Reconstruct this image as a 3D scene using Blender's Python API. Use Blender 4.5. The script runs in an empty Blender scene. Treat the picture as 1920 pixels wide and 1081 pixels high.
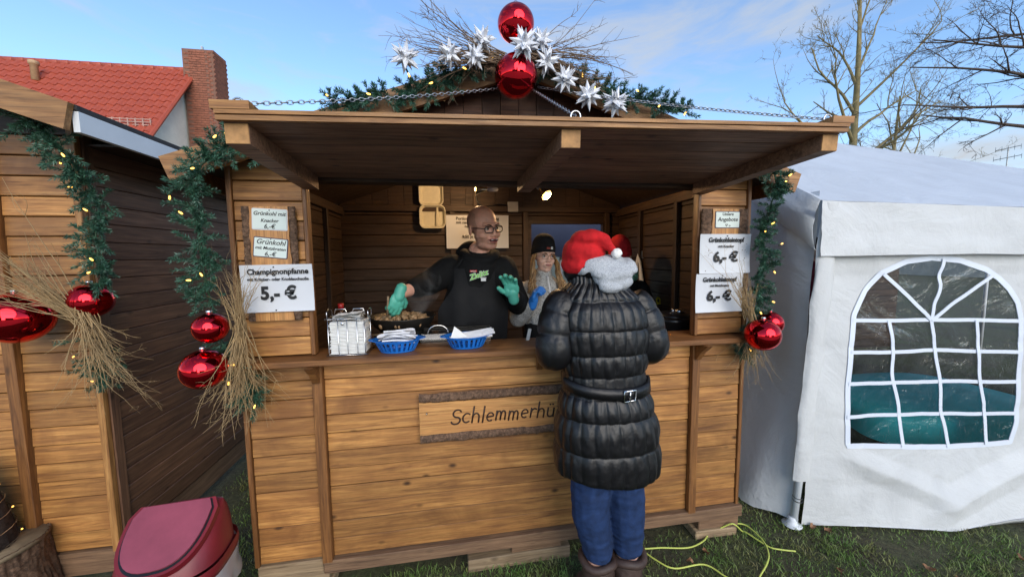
import bpy, bmesh, math, random
import numpy as np
from mathutils import Vector, Matrix, Quaternion, noise as mnoise
from math import sin, cos, pi, radians, sqrt, atan2
S = bpy.context.scene
COL = S.collection

# ---------------------------------------------------------------- camera
CAM_LOC = Vector((0.0, -1.8, 1.63))
def camera_axes(yaw, pitch, roll):
    fwd = Vector((sin(yaw)*cos(pitch), cos(yaw)*cos(pitch), -sin(pitch)))
    right = Vector((cos(yaw), -sin(yaw), 0)); up = right.cross(fwd)
    return right*cos(roll)+up*sin(roll), -right*sin(roll)+up*cos(roll), fwd
_r, _u, _f = camera_axes(radians(9.264), radians(5.011), radians(-0.685))
cam_data = bpy.data.cameras.new('camera')
cam_data.sensor_width = 36.0; cam_data.lens = 693/1920*36
cam_data.clip_start = 0.05; cam_data.clip_end = 3000
cam = bpy.data.objects.new('camera', cam_data); COL.objects.link(cam)
cam.matrix_world = Matrix(((_r.x,_u.x,-_f.x,CAM_LOC.x),(_r.y,_u.y,-_f.y,CAM_LOC.y),(_r.z,_u.z,-_f.z,CAM_LOC.z),(0,0,0,1)))
S.camera = cam

# ---------------------------------------------------------------- sky, sun, exposure
SUN_EL, SUN_AZ = radians(22.0), radians(168.0)      # azimuth clockwise from +y: behind the camera, a little to the right
EXPOSURE = 1.2
sun_dir = Vector((sin(SUN_AZ)*cos(SUN_EL), cos(SUN_AZ)*cos(SUN_EL), sin(SUN_EL)))
W = bpy.data.worlds.new('World'); S.world = W; W.use_nodes = True
nt = W.node_tree; nt.nodes.clear(); N = nt.nodes.new; L = nt.links.new
out = N('ShaderNodeOutputWorld'); bg = N('ShaderNodeBackground'); bg.inputs[1].default_value = 0.13
sky = N('ShaderNodeTexSky'); sky.sky_type = 'NISHITA'; sky.sun_disc = False
sky.sun_elevation = SUN_EL; sky.sun_rotation = SUN_AZ; sky.air_density = 1.0; sky.dust_density = 0.15; sky.ozone_density = 3.5
tc = N('ShaderNodeTexCoord')
def wmap(scale, rot, loc=(0,0,0)):
    m = N('ShaderNodeMapping'); m.inputs['Scale'].default_value = scale; m.inputs['Rotation'].default_value = rot; m.inputs['Location'].default_value = loc
    L(tc.outputs['Generated'], m.inputs[0]); return m
def wnoise(m, scale, detail, rough, dist=0):
    n = N('ShaderNodeTexNoise'); n.inputs['Scale'].default_value = scale; n.inputs['Detail'].default_value = detail
    n.inputs['Roughness'].default_value = rough; n.inputs['Distortion'].default_value = dist; L(m.outputs[0], n.inputs['Vector']); return n
def wramp(src, a, b):
    r = N('ShaderNodeMapRange'); r.interpolation_type = 'SMOOTHSTEP'; r.inputs[1].default_value = a; r.inputs[2].default_value = b; L(src, r.inputs[0]); return r
m1 = wmap((1.0,1.3,3.6), (0.25,-0.35,0.4)); n1 = wnoise(m1, 1.7, 7, .58, .5); r1 = wramp(n1.outputs[0], .46, .70)
m2 = wmap((2.0,2.0,7.0), (0.1,0.45,0.2), (3,1,2)); n2 = wnoise(m2, 2.6, 8, .62, .9); r2 = wramp(n2.outputs[0], .48, .76)
ad = N('ShaderNodeMath'); ad.operation = 'MULTIPLY_ADD'; L(r2.outputs[0], ad.inputs[0]); ad.inputs[1].default_value = .45; L(r1.outputs[0], ad.inputs[2])
mu = N('ShaderNodeMath'); mu.operation = 'MULTIPLY'; mu.use_clamp = True; L(ad.outputs[0], mu.inputs[0]); mu.inputs[1].default_value = .85
mixc = N('ShaderNodeMix'); mixc.data_type = 'RGBA'; L(mu.outputs[0], mixc.inputs['Factor']); L(sky.outputs[0], mixc.inputs['A'])
mixc.inputs['B'].default_value = (2.05,2.2,2.4,1)
L(mixc.outputs['Result'], bg.inputs[0]); L(bg.outputs[0], out.inputs[0])

sun_data = bpy.data.lights.new('sun', 'SUN'); sun_data.energy = 1.5; sun_data.angle = radians(55); sun_data.color = (1.0,.90,.76)
sun = bpy.data.objects.new('sun', sun_data); COL.objects.link(sun); sun.location = (6,-30,20)
sun.rotation_euler = (-sun_dir).to_track_quat('-Z','Y').to_euler()
S.view_settings.view_transform = 'Standard'; S.view_settings.look = 'None'
S.view_settings.exposure = EXPOSURE; S.view_settings.gamma = 1.0
try: S.view_settings.use_curve_mapping = False
except Exception: pass

try:
    S.cycles.max_bounces = 7; S.cycles.diffuse_bounces = 3; S.cycles.glossy_bounces = 3; S.cycles.transmission_bounces = 4; S.cycles.transparent_max_bounces = 6; S.cycles.volume_bounces = 0
    S.cycles.caustics_reflective = False; S.cycles.caustics_refractive = False; S.cycles.volume_step_rate = 4.0
except Exception: pass

# ---------------------------------------------------------------- helpers
WM = {}
def finish(o, parent=None, m=None, label=None, cat=None, group=None, kind=None):
    COL.objects.link(o)
    m = m or Matrix.Identity(4)
    WM[o.name] = m
    if parent is not None:
        o.parent = parent; o.matrix_parent_inverse = Matrix.Identity(4)
        o.matrix_basis = WM[parent.name].inverted() @ m
    else: o.matrix_basis = m
    if label: o['label'] = label
    if cat: o['category'] = cat
    if group: o['group'] = group
    if kind: o['kind'] = kind
    return o
def T(*a): return Matrix.Translation(Vector(a))
def RZ(a): return Matrix.Rotation(a,4,'Z')
def RX(a): return Matrix.Rotation(a,4,'X')
def RY(a): return Matrix.Rotation(a,4,'Y')
def thing(name, label, cat, loc=(0,0,0), rz=0, group=None, m=None):
    o = bpy.data.objects.new(name, None); o.empty_display_size = .1
    return finish(o, None, m or (T(*loc) @ RZ(rz)), label, cat, group)
class MB:
    def __init__(s): s.v = []; s.f = []; s.mi = []
    def add(s, vs, fs, mi=0, m=None):
        b = len(s.v)
        s.v += [tuple(m @ Vector(p)) for p in vs] if m is not None else [tuple(p) for p in vs]
        s.f += [tuple(i+b for i in f) for f in fs]; s.mi += [mi]*len(fs); return s
    def box(s, a, b, mi=0, m=None):
        x0,y0,z0 = a; x1,y1,z1 = b
        return s.add([(x0,y0,z0),(x1,y0,z0),(x1,y1,z0),(x0,y1,z0),(x0,y0,z1),(x1,y0,z1),(x1,y1,z1),(x0,y1,z1)],
            [(0,3,2,1),(4,5,6,7),(0,1,5,4),(1,2,6,5),(2,3,7,6),(3,0,4,7)], mi, m)
    def bar(s, L_, h, t, c=.003, mi=0, m=None):
        # bevelled bar: length X, height Z, thickness Y, centred
        a, b = t/2, h/2; prof = [(-a,-b+c),(-a+c,-b),(a-c,-b),(a,-b+c),(a,b-c),(a-c,b),(-a+c,b),(-a,b-c)]
        n = 8; vs = []
        for x, k in ((-L_/2,.8),(-L_/2+c,1),(L_/2-c,1),(L_/2,.8)):
            for (y,z) in prof:
                if k == 1: vs.append((x,y,z))
                else: vs.append((x, max(-a+c,min(a-c,y)), max(-b+c,min(b-c,z))))
        fs = []
        for i in range(3):
            for j in range(n): fs.append((i*n+j,i*n+(j+1)%n,(i+1)*n+(j+1)%n,(i+1)*n+j)[::-1])
        fs.append(tuple(range(n))); fs.append(tuple(range(3*n,4*n))[::-1])
        return s.add(vs, fs, mi, m)
    def tube(s, pts, rad, seg=8, mi=0, cap=True, close=False):
        pts = [Vector(p) for p in pts]; n = len(pts)
        rs = rad if hasattr(rad,'__len__') else [rad]*n
        up = None; vs = []
        for i,p in enumerate(pts):
            t = (pts[min(i+1,n-1)]-pts[max(i-1,0)]) if not close else (pts[(i+1)%n]-pts[i-1])
            if t.length < 1e-9: t = Vector((0,0,1))
            t.normalize()
            if up is None:
                up = t.orthogonal().normalized()
            up = (up - t*up.dot(t));
            if up.length < 1e-6: up = t.orthogonal()
            up.normalize(); w = t.cross(up)
            for j in range(seg):
                a = 2*pi*j/seg; vs.append(p + (up*cos(a)+w*sin(a))*rs[i])
        fs = []
        for i in range(n if close else n-1):
            k = (i+1)%n
            for j in range(seg): fs.append((i*seg+j, i*seg+(j+1)%seg, k*seg+(j+1)%seg, k*seg+j))
        if cap and not close:
            fs.append(tuple(range(seg))[::-1]); fs.append(tuple(range((n-1)*seg,n*seg)))
        return s.add(vs, fs, mi)
    def lathe(s, prof, seg=24, mi=0, m=None, cap=True):
        vs = []; fs = []; n = len(prof)
        for (r_,z) in prof:
            for j in range(seg): a = 2*pi*j/seg; vs.append((r_*cos(a), r_*sin(a), z))
        for i in range(n-1):
            for j in range(seg): fs.append((i*seg+j, i*seg+(j+1)%seg, (i+1)*seg+(j+1)%seg, (i+1)*seg+j))
        if cap:
            if prof[0][0] > 1e-5: fs.append(tuple(range(seg))[::-1])
            if prof[-1][0] > 1e-5: fs.append(tuple(range((n-1)*seg,n*seg)))
        return s.add(vs, fs, mi, m)
    def sphere(s, c, r_, seg=16, rings=10, mi=0, m=None):
        rx,ry,rz = r_ if hasattr(r_,'__len__') else (r_,)*3
        vs = [(0,0,-1)]; fs = []
        for i in range(1,rings):
            a = -pi/2+pi*i/rings
            for j in range(seg): b = 2*pi*j/seg; vs.append((cos(a)*cos(b),cos(a)*sin(b),sin(a)))
        vs.append((0,0,1)); top = len(vs)-1
        for j in range(seg): fs.append((0, 1+(j+1)%seg, 1+j))
        for i in range(rings-2):
            for j in range(seg): fs.append((1+i*seg+j,1+i*seg+(j+1)%seg,1+(i+1)*seg+(j+1)%seg,1+(i+1)*seg+j))
        o = 1+(rings-2)*seg
        for j in range(seg): fs.append((o+j,o+(j+1)%seg,top))
        vs = [(c[0]+x*rx, c[1]+y*ry, c[2]+z*rz) for x,y,z in vs]
        return s.add(vs, fs, mi, m)
    def prism(s, poly, t, mi=0, m=None):
        # polygon (x,z) extruded along y by t (0..t)
        n = len(poly); vs = [(x,0,z) for x,z in poly]+[(x,t,z) for x,z in poly]
        fs = [tuple(range(n)), tuple(range(n,2*n))[::-1]]
        for i in range(n): fs.append((i, n+i, n+(i+1)%n, (i+1)%n))
        return s.add(vs, fs, mi, m)
    def grid(s, P, nu, nv, mi=0, wrapu=False, flip=False):
        vs = [P(i,j) for j in range(nv) for i in range(nu)]; fs = []
        for j in range(nv-1):
            for i in range(nu if wrapu else nu-1):
                k = (i+1)%nu; q = (j*nu+i, j*nu+k, (j+1)*nu+k, (j+1)*nu+i); fs.append(q[::-1] if flip else q)
        return s.add(vs, fs, mi)
    def mesh(s, name, mats, smooth=False):
        me = bpy.data.meshes.new(name); me.from_pydata(s.v, [], s.f)
        for m in (mats if isinstance(mats,(list,tuple)) else [mats]): me.materials.append(m)
        if any(s.mi): me.polygons.foreach_set('material_index', s.mi)
        if smooth: me.polygons.foreach_set('use_smooth', [True]*len(s.f))
        me.update(); return me
    def build(s, name, mats, parent=None, smooth=False, m=None, local=False, **kw):
        # geometry given in world coordinates unless local; the object's origin is put at the geometry's centre
        if m is None and not local:
            a = np.array(s.v); c = Vector((a.min(0)+a.max(0))/2)
            s.v = [(p[0]-c.x,p[1]-c.y,p[2]-c.z) for p in s.v]; m = T(*c)
        me = s.mesh(name, mats, smooth)
        if smooth == 'auto':
            fix_smooth(me)
        return finish(bpy.data.objects.new(name, me), parent, m, **kw)
def fix_smooth(me, ang=40):
    bm = bmesh.new(); bm.from_mesh(me)
    bmesh.ops.recalc_face_normals(bm, faces=bm.faces)
    for e in bm.edges:
        e.smooth = not (len(e.link_faces) == 2 and e.calc_face_angle(0) > radians(ang))
    for f in bm.faces: f.smooth = True
    bm.to_mesh(me); bm.free()
def put(name, me, parent, m, **kw):
    return finish(bpy.data.objects.new(name, me), parent, m, **kw)
def smoothstep(a, b, x): t = max(0, min(1, (x-a)/(b-a))); return t*t*(3-2*t)
def nz(p, s=1.0, off=0): return mnoise.noise(Vector((p[0]*s+off, p[1]*s+off*.7, p[2]*s-off)))
def bez(p, n=24):
    # Catmull-Rom through the points
    P = [Vector(q) for q in p]; P = [P[0]*2-P[1]]+P+[P[-1]*2-P[-2]]; o = []
    k = len(P)-3
    for i in range(k):
        a,b,c,d = P[i:i+4]
        m_ = max(2, n//k)
        for j in range(m_):
            t = j/m_
            o.append(.5*((2*b)+(c-a)*t+(2*a-5*b+4*c-d)*t*t+(3*b-3*c+d-a)*t**3))
    o.append(P[-2]); return o

# ---------------------------------------------------------------- materials
MATS = {}
def mat(name, base=(.5,.5,.5), rough=.6, metal=0, spec=.5, **kw):
    m = bpy.data.materials.new(name); m.use_nodes = True
    b = m.node_tree.nodes['Principled BSDF']
    b.inputs['Base Color'].default_value = (*base,1); b.inputs['Roughness'].default_value = rough; b.inputs['Metallic'].default_value = metal
    b.inputs['Specular IOR Level'].default_value = spec
    for k,v in kw.items(): b.inputs[k.replace('_',' ')].default_value = v
    MATS[name] = m; return m
def NT(m): return m.node_tree, m.node_tree.nodes.new, m.node_tree.links.new, m.node_tree.nodes['Principled BSDF']
def coords(m, scale=(1,1,1), kind='Object', rnd=True):
    t,N,L,b = NT(m); tc = N('ShaderNodeTexCoord'); mp = N('ShaderNodeMapping'); mp.inputs['Scale'].default_value = scale
    if rnd:
        oi = N('ShaderNodeObjectInfo'); ml = N('ShaderNodeVectorMath'); ml.operation = 'SCALE'; cb = N('ShaderNodeCombineXYZ')
        for i in range(3): L(oi.outputs['Random'], cb.inputs[i])
        L(cb.outputs[0], ml.inputs[0]); ml.inputs['Scale'].default_value = 37.7
        ad = N('ShaderNodeVectorMath'); ad.operation = 'ADD'; L(tc.outputs[kind], ad.inputs[0]); L(ml.outputs[0], ad.inputs[1]); L(ad.outputs[0], mp.inputs[0])
    else: L(tc.outputs[kind], mp.inputs[0])
    return mp
def noise(m, vec, scale, detail=4, rough=.55, dist=0):
    t,N,L,b = NT(m); n = N('ShaderNodeTexNoise'); n.inputs['Scale'].default_value = scale; n.inputs['Detail'].default_value = detail
    n.inputs['Roughness'].default_value = rough; n.inputs['Distortion'].default_value = dist
    if vec is not None: L(vec.outputs[0], n.inputs['Vector'])
    return n
def ramp(m, src, stops):
    t,N,L,b = NT(m); r = N('ShaderNodeValToRGB'); L(src, r.inputs[0]); e = r.color_ramp.elements
    while len(e) < len(stops): e.new(.5)
    for k,(p,c) in enumerate(stops): e[k].position = p; e[k].color = (*c,1) if len(c) == 3 else c
    return r
def mixrgb(m, fac, a, b_, mode='MIX'):
    t,N,L,b = NT(m); x = N('ShaderNodeMix'); x.data_type = 'RGBA'; x.blend_type = mode
    for s_,v in (('Factor',fac),('A',a),('B',b_)):
        i = x.inputs[s_] if s_ == 'Factor' else [q for q in x.inputs if q.name == s_ and q.type == 'RGBA'][0]
        if hasattr(v,'is_linked') or hasattr(v,'links'): L(v, i)
        elif s_ == 'Factor': i.default_value = v
        else: i.default_value = (*v,1)
    return [q for q in x.outputs if q.type == 'RGBA'][0]
def bump(m, src, strength=.3, dist=.01, prev=None):
    t,N,L,b = NT(m); bp = N('ShaderNodeBump'); bp.inputs['Strength'].default_value = strength; bp.inputs['Distance'].default_value = dist
    L(src, bp.inputs['Height'])
    if prev is not None: L(prev.outputs[0], bp.inputs['Normal'])
    L(bp.outputs[0], b.inputs['Normal']); return bp
def maprange(m, src, a, b_, c=0, d=1):
    t,N,L,b = NT(m); r = N('ShaderNodeMapRange'); r.inputs[1].default_value = a; r.inputs[2].default_value = b_; r.inputs[3].default_value = c; r.inputs[4].default_value = d
    L(src, r.inputs[0]); return r.outputs[0]
def wood(name, light, mid, dark, rough=.55, knots=.8, weather=.35, vary=.35, grain=1.0):
    m = mat(name, mid, rough); t,N,L,b = NT(m)
    v = coords(m); L1 = N('ShaderNodeMapping'); L1.inputs['Scale'].default_value = (2.2,34,34); L(v.outputs[0], L1.inputs[0])
    # knots distort the grain
    kv = N('ShaderNodeMapping'); kv.inputs['Scale'].default_value = (5.5,10,10); L(v.outputs[0], kv.inputs[0])
    vo = N('ShaderNodeTexVoronoi'); vo.inputs['Scale'].default_value = 1.0; L(kv.outputs[0], vo.inputs['Vector'])
    n1 = noise(m, L1, 1.0, 7, .62, 1.4)
    L2 = N('ShaderNodeMapping'); L2.inputs['Scale'].default_value = (.9,16,16); L(v.outputs[0], L2.inputs[0])
    wv = N('ShaderNodeTexWave'); wv.wave_type = 'BANDS'; wv.bands_direction = 'DIAGONAL'; wv.inputs['Scale'].default_value = 1.1
    wv.inputs['Distortion'].default_value = 6; wv.inputs['Detail'].default_value = 3; wv.inputs['Detail Scale'].default_value = .8; L(L2.outputs[0], wv.inputs['Vector'])
    c1 = ramp(m, n1.outputs[0], [(.28,dark),(.5,mid),(.72,light)])
    c2 = mixrgb(m, maprange(m, wv.outputs['Fac'], 0, 1, .0, .45*grain), c1.outputs[0], tuple(.55*a+.1*d for a,d in zip(mid,dark)), 'MIX')
    L3 = N('ShaderNodeMapping'); L3.inputs['Scale'].default_value = (5,150,150); L(v.outputs[0], L3.inputs[0]); n3 = noise(m, L3, 1.0, 4, .65, .8)
    c2 = mixrgb(m, .85, c2, ramp(m, n3.outputs[0], [(.3,(.42,.38,.34)),(.52,(1,1,1)),(.75,(1.12,1.1,1.05))]).outputs[0], 'MULTIPLY')
    # broad uneven stain
    bn = noise(m, v, 3.1, 4, .6, .6)
    c3 = mixrgb(m, maprange(m, bn.outputs[0], .42, .72, 0, weather), c2, dark)
    kd = maprange(m, vo.outputs['Distance'], .05, .15, 1, 0)
    gate = maprange(m, vo.outputs['Color'], .28, .32, 0, 1)
    kk = N('ShaderNodeMath'); kk.operation = 'MULTIPLY'; L(kd, kk.inputs[0]); L(gate, kk.inputs[1])
    k2 = N('ShaderNodeMath'); k2.operation = 'MULTIPLY'; k2.use_clamp = True; L(kk.outputs[0], k2.inputs[0]); k2.inputs[1].default_value = knots
    c4 = mixrgb(m, k2.outputs[0], c3, tuple(.35*q for q in dark))
    oi = N('ShaderNodeObjectInfo'); hv = N('ShaderNodeHueSaturation'); L(c4, hv.inputs['Color'])
    L(maprange(m, oi.outputs['Random'], 0, 1, 1-vary, 1+vary*.75), hv.inputs['Value'])
    L(hv.outputs[0], b.inputs['Base Color'])
    L(maprange(m, n1.outputs[0], .3, .7, rough+.1, rough-.08), b.inputs['Roughness'])
    bump(m, n1.outputs[0], .35, .003); return m
def plain(name, base, rough=.6, var=.25, scale=6, bmp=0, bscale=None, metal=0, rnd=True, spec=.5, **kw):
    m = mat(name, base, rough, metal, spec, **kw); t,N,L,b = NT(m); v = coords(m, rnd=rnd)
    n = noise(m, v, scale, 5, .6)
    r = ramp(m, n.outputs[0], [(.3,tuple(c*(1-var) for c in base)),(.7,tuple(min(1,c*(1+var*.6)) for c in base))]); L(r.outputs[0], b.inputs['Base Color'])
    if bmp:
        n2 = noise(m, v, bscale or scale*6, 6, .6); bump(m, n2.outputs[0], bmp, .004)
    return m
def emit(name, col, strength, base=(.8,.6,.3)):
    m = mat(name, base, .3); b = m.node_tree.nodes['Principled BSDF']
    b.inputs['Emission Color'].default_value = (*col,1); b.inputs['Emission Strength'].default_value = strength; return m

honey = wood('honey_plank', (.62,.325,.105), (.46,.212,.060), (.17,.066,.02), .5, 1.0, .75, .28)
honey2 = wood('honey_trim', (.36,.17,.055), (.24,.10,.03), (.10,.04,.014), .5, .5, .4, .15)
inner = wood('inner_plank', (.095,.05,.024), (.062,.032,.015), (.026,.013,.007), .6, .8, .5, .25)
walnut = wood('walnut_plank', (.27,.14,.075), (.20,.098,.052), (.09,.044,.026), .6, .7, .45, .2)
awnw = wood('awning_plank', (.38,.215,.13), (.27,.147,.09), (.09,.048,.032), .6, 1.0, .65, .3)
gablew = wood('gable_plank', (.20,.075,.028), (.14,.05,.02), (.05,.02,.01), .55, .7, .45, .25)
beam = wood('weathered_beam', (.32,.19,.105), (.23,.132,.072), (.11,.06,.034), .75, .3, .5, .15)
palew = wood('pale_block', (.44,.33,.20), (.34,.24,.14), (.18,.12,.07), .75, .6, .5, .25)
signw = wood('sign_larch', (.66,.37,.14), (.56,.28,.095), (.36,.15,.05), .45, .35, .25, .08, .8)
bargew = wood('barge_board', (.50,.27,.10), (.38,.18,.055), (.16,.065,.02), .5, .6, .4, .2)
endgrain = plain('end_grain', (.42,.22,.08), .7, .4, 30)
darkgap = mat('dark_backing', (.035,.02,.012), .9)
felt = plain('roof_felt', (.035,.033,.034), .85, .3, 20, .5)
def bark_mat(name, c0, c1):
    m = mat(name, c0, .9); t,N,L,b = NT(m); v = coords(m, (1,1,1)); vo = N('ShaderNodeTexVoronoi'); vo.inputs['Scale'].default_value = 55; 
    n = noise(m, v, 22, 6, .7); dv = mixrgb(m, .12, v.outputs[0], n.outputs['Color']); L(dv, vo.inputs['Vector'])
    r = ramp(m, vo.outputs['Distance'], [(.0,c1),(.4,c0),(.75,tuple(q*.18 for q in c0))]); n2 = noise(m, v, 60, 5, .7)
    c = mixrgb(m, .45, r.outputs[0], ramp(m, n2.outputs[0], [(.3,tuple(q*.4 for q in c0)),(.7,c1)]).outputs[0]); L(c, b.inputs['Base Color'])
    bump(m, vo.outputs['Distance'], -1.0, .03); return m
bark = bark_mat('bark', (.11,.058,.032), (.28,.17,.11))
white_paint = plain('white_paint', (.66,.69,.72), .5, .08, 5, .15, 40)
paper = plain('laminated_paper', (.66,.68,.72), .28, .04, 4)
plaque = plain('plaque_white', (.66,.74,.70), .4, .05, 8)
ink = mat('black_ink', (.012,.012,.014), .5)
inkb = mat('brown_carving', (.03,.011,.005), .6)
plum = mat('plum_frame', (.045,.025,.06), .5)
steel = mat('steel', (.62,.62,.62), .22, 1)
zinc = plain('zinc_chain', (.42,.43,.45), .38, .3, 40, metal=1)
darkmetal = plain('dark_metal', (.035,.033,.03), .38, .35, 14, .25, 40, metal=.6)
chrome = mat('chrome_wire', (.75,.75,.76), .15, 1)
blackp = plain('black_enamel', (.012,.012,.013), .3, .3, 30)
bauble = mat('red_mirror', (.72,.02,.03), .03, 1)
twig_m = plain('dry_twig', (.40,.27,.13), .75, .35, 14)
twig_d = plain('brown_twig', (.22,.145,.09), .75, .35, 14)
needle = plain('pine_needle', (.045,.125,.078), .4, .75, 34)
wirem = mat('green_wire', (.015,.05,.02), .5)
bulbm = emit('fairy_bulb', (1.0,.50,.08), 1.6, (.9,.6,.2))
star_m = mat('star_paper', (.74,.75,.79), .6, Subsurface_Weight=.6, Subsurface_Radius=(.03,.03,.03))
blue_pl = mat('blue_plastic', (.012,.16,.60), .32)
napkin = plain('napkin', (.80,.80,.78), .8, .06, 12, .3, 60)
# ---------------------------------------------------------------- ground
def gz(x, y):     # lawn height
    return .012*mnoise.noise(Vector((x*1.3,y*1.3,0)))+.006*mnoise.noise(Vector((x*5,y*5,3)))
soil = mat('lawn_soil', (.05,.04,.025), .95); t_,N_,L_,b_ = NT(soil)
_v = coords(soil, rnd=False); _n = noise(soil, _v, 2.2, 6, .65); _n2 = noise(soil, _v, 40, 6, .7)
_c = ramp(soil, _n.outputs[0], [(.3,(.060,.046,.028)),(.5,(.075,.075,.034)),(.7,(.08,.10,.035))]); _c2 = ramp(soil, _n2.outputs[0], [(.3,(.35,.35,.35)),(.7,(1.3,1.3,1.3))])
L_(mixrgb(soil, 1.0, _c.outputs[0], _c2.outputs[0], 'MULTIPLY'), b_.inputs['Base Color']); bump(soil, _n2.outputs[0], .8, .02)
g = MB()
xs = sorted(set([-400,-150,-60,-25,-12,-8]+[round(-5+.1*i,3) for i in range(111)]+[8,12,25,60,150,400]))
ys = sorted(set([-400,-150,-60,-25,-12,-6]+[round(-3+.1*i,3) for i in range(71)]+[6,9,14,25,60,150,400]))
g.grid(lambda i,j: (xs[i],ys[j],gz(xs[i],ys[j]) if abs(xs[i])<7 and -4<ys[j]<5 else 0), len(xs), len(ys))
g.build('ground', soil, smooth=True, m=Matrix.Identity(4), kind='structure')

bounce_m = plain('pale_bounce_paving', (.34,.32,.29), .85, .2, 3, .3, 30, rnd=False)
MB().box((-30,-44,-.02),(30,-2.6,.03)).build('bounce_paving', bounce_m, kind='structure')  # unseen pale ground behind the camera, added to bounce light into the stall

# ---------------------------------------------------------------- boards
_pc = {}
def plank(parent, c, L_, h, t, mtl, axis='x', name='plank', rot=None, cham=.0025, **kw):
    key = (round(L_,4),round(h,4),round(t,4),mtl.name,cham)
    if key not in _pc: _pc[key] = MB().bar(L_,h,t,cham).mesh(name, mtl)
    A = {'x':Matrix.Identity(4),'y':RZ(pi/2),'z':RY(pi/2)}[axis]
    if rot is not None: A = rot @ A
    return put(name, _pc[key], parent, T(*c) @ A, **kw)
rnd = random.Random(5)
def boards(parent, x0, x1, z0, z1, y, pitch, mtl, t=.02, gap=.0045, axis='x', jit=.0012):
    n = max(1, round((z1-z0)/pitch)); p = (z1-z0)/n
    for i in range(n):
        zc = z0+(i+.5)*p; d = rnd.uniform(-jit,jit); tilt = rnd.uniform(-.0015,.0015)
        if axis == 'x': plank(parent, ((x0+x1)/2, y+d, zc), x1-x0, p-gap, t, mtl, 'x', rot=RX(-.05)@RY(tilt))
        elif axis == 'y': plank(parent, (y+d, (x0+x1)/2, zc), x1-x0, p-gap, t, mtl, 'y')
def vboards(parent, x0, x1, zlo, zhi, y, pitch, mtl, t=.02):
    # vertical boards with sloping tops: zhi(x)
    n = max(1, round((x1-x0)/pitch)); p = (x1-x0)/n
    for i in range(n):
        a = x0+i*p+.0015; b = x0+(i+1)*p-.0015; za, zb = zhi(a), zhi(b)
        if min(za,zb) <= zlo+.01: continue
        MB().prism([(a,zlo),(b,zlo),(b,zb),(a,za)], t, m=T(0,y-t/2+rnd.uniform(-.002,.002),0)).build('plank', mtl, parent)

# ---------------------------------------------------------------- the main stall
HX0, HX1 = -.945, 1.605
def roof_z(x): return 2.535-.345*abs(x-.34)
HUT = thing('market_hut', 'honey-brown wooden market hut with raised awning and serving counter', 'hut', (.33,.75,0))
fw = MB().box((HX0+.02,.022,.19),(HX1-.02,.034,1.155)).build('front_wall', darkgap, HUT)
boards(fw, HX0+.022, -.643, .192, 1.157, .008, .0878, honey)
boards(fw, -.597, 1.272, .192, 1.157, .006, .0878, honey)
boards(fw, 1.318, HX1-.022, .192, 1.157, .008, .0878, honey)
for x0,x1 in ((HX0,-.625),(1.29,HX1)):
    pn = MB().box((x0+.02,.022,1.187),(x1-.004,.034,2.06)).build('side_panel', darkgap, HUT)
    boards(pn, x0+.022 if x0 < 0 else x0+.02, x1-.02 if x0 < 0 else x1-.022, 1.19, 2.055, .008, .0865, honey)
    xo = x1-.009 if x0 < 0 else x0+.009
    plank(HUT, (xo,.01,1.62), .86, .018, .045, honey2, 'z', name='jamb')
for x,w in ((HX0+.01,.02),(HX1-.01,.02)): plank(HUT, (x,.004,1.12), 1.87, w, .034, honey2, 'z', name='corner_trim')
for x in (-.62,1.295): plank(HUT, (x,-.012,.665), .97, .045, .04, honey2, 'z', name='post')
plank(HUT, (.489,.0,.156), 2.254, .064, .06, beam, 'x', name='base_beam')
plank(HUT, (-.79,.02,.155), .29, .064, .06, palew, 'x', name='base_beam')
plank(HUT, (HX0+.03,.78,.155), 1.46, .064, .06, beam, 'y', name='base_beam'); plank(HUT, (HX1-.03,.78,.155), 1.46, .064, .06, beam, 'y', name='base_beam')
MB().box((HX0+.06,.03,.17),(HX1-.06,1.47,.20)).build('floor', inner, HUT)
# counter and its brackets
ct = plank(HUT, (.33,.02,1.172), 2.545, .027, .25, honey2, 'x', name='counter', rot=Matrix.Identity(4), cham=.004)
for x in (-.62,.42,1.295):
    b = MB(); b.prism([(-.1,1.157),(0,1.157),(0,1.07),(-.012,1.065),(-.05,1.115)], .028)
    b.v = [(y,x_,z) for x_,y,z in [(q[0],q[1],q[2]) for q in [(v[1],v[0],v[2]) for v in b.v]]] if False else b.v
    b2 = MB(); b2.add([(x-.014+v[1], v[0]-.034, v[2]) for v in b.v], b.f); b2.build('bracket', honey2, HUT)
# worktop behind the counter
MB().box((-.9,.16,1.07),(1.55,.42,1.10)).build('worktop', inner, HUT)
# side walls (inside dark, outside honey)
for x,sg in ((HX0+.035,1),(HX1-.035,-1)):
    w = MB().box((x-.004,.04,.2),(x+.004,1.49,2.04)).build('side_wall', darkgap, HUT)
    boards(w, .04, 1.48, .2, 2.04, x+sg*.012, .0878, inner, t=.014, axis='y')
    boards(w, .02, 1.5, .2, 2.06, x-sg*.012, .0878, honey, t=.014, axis='y')
    for y in (.55,1.05): plank(HUT, (x+sg*.035,y,1.1), 1.8, .04, .03, inner, 'z', name='stud', rot=RZ(pi/2))
    plank(HUT, (x+sg*.03,.76,2.01), 1.44, .06, .04, inner, 'y', name='wall_plate')
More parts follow.
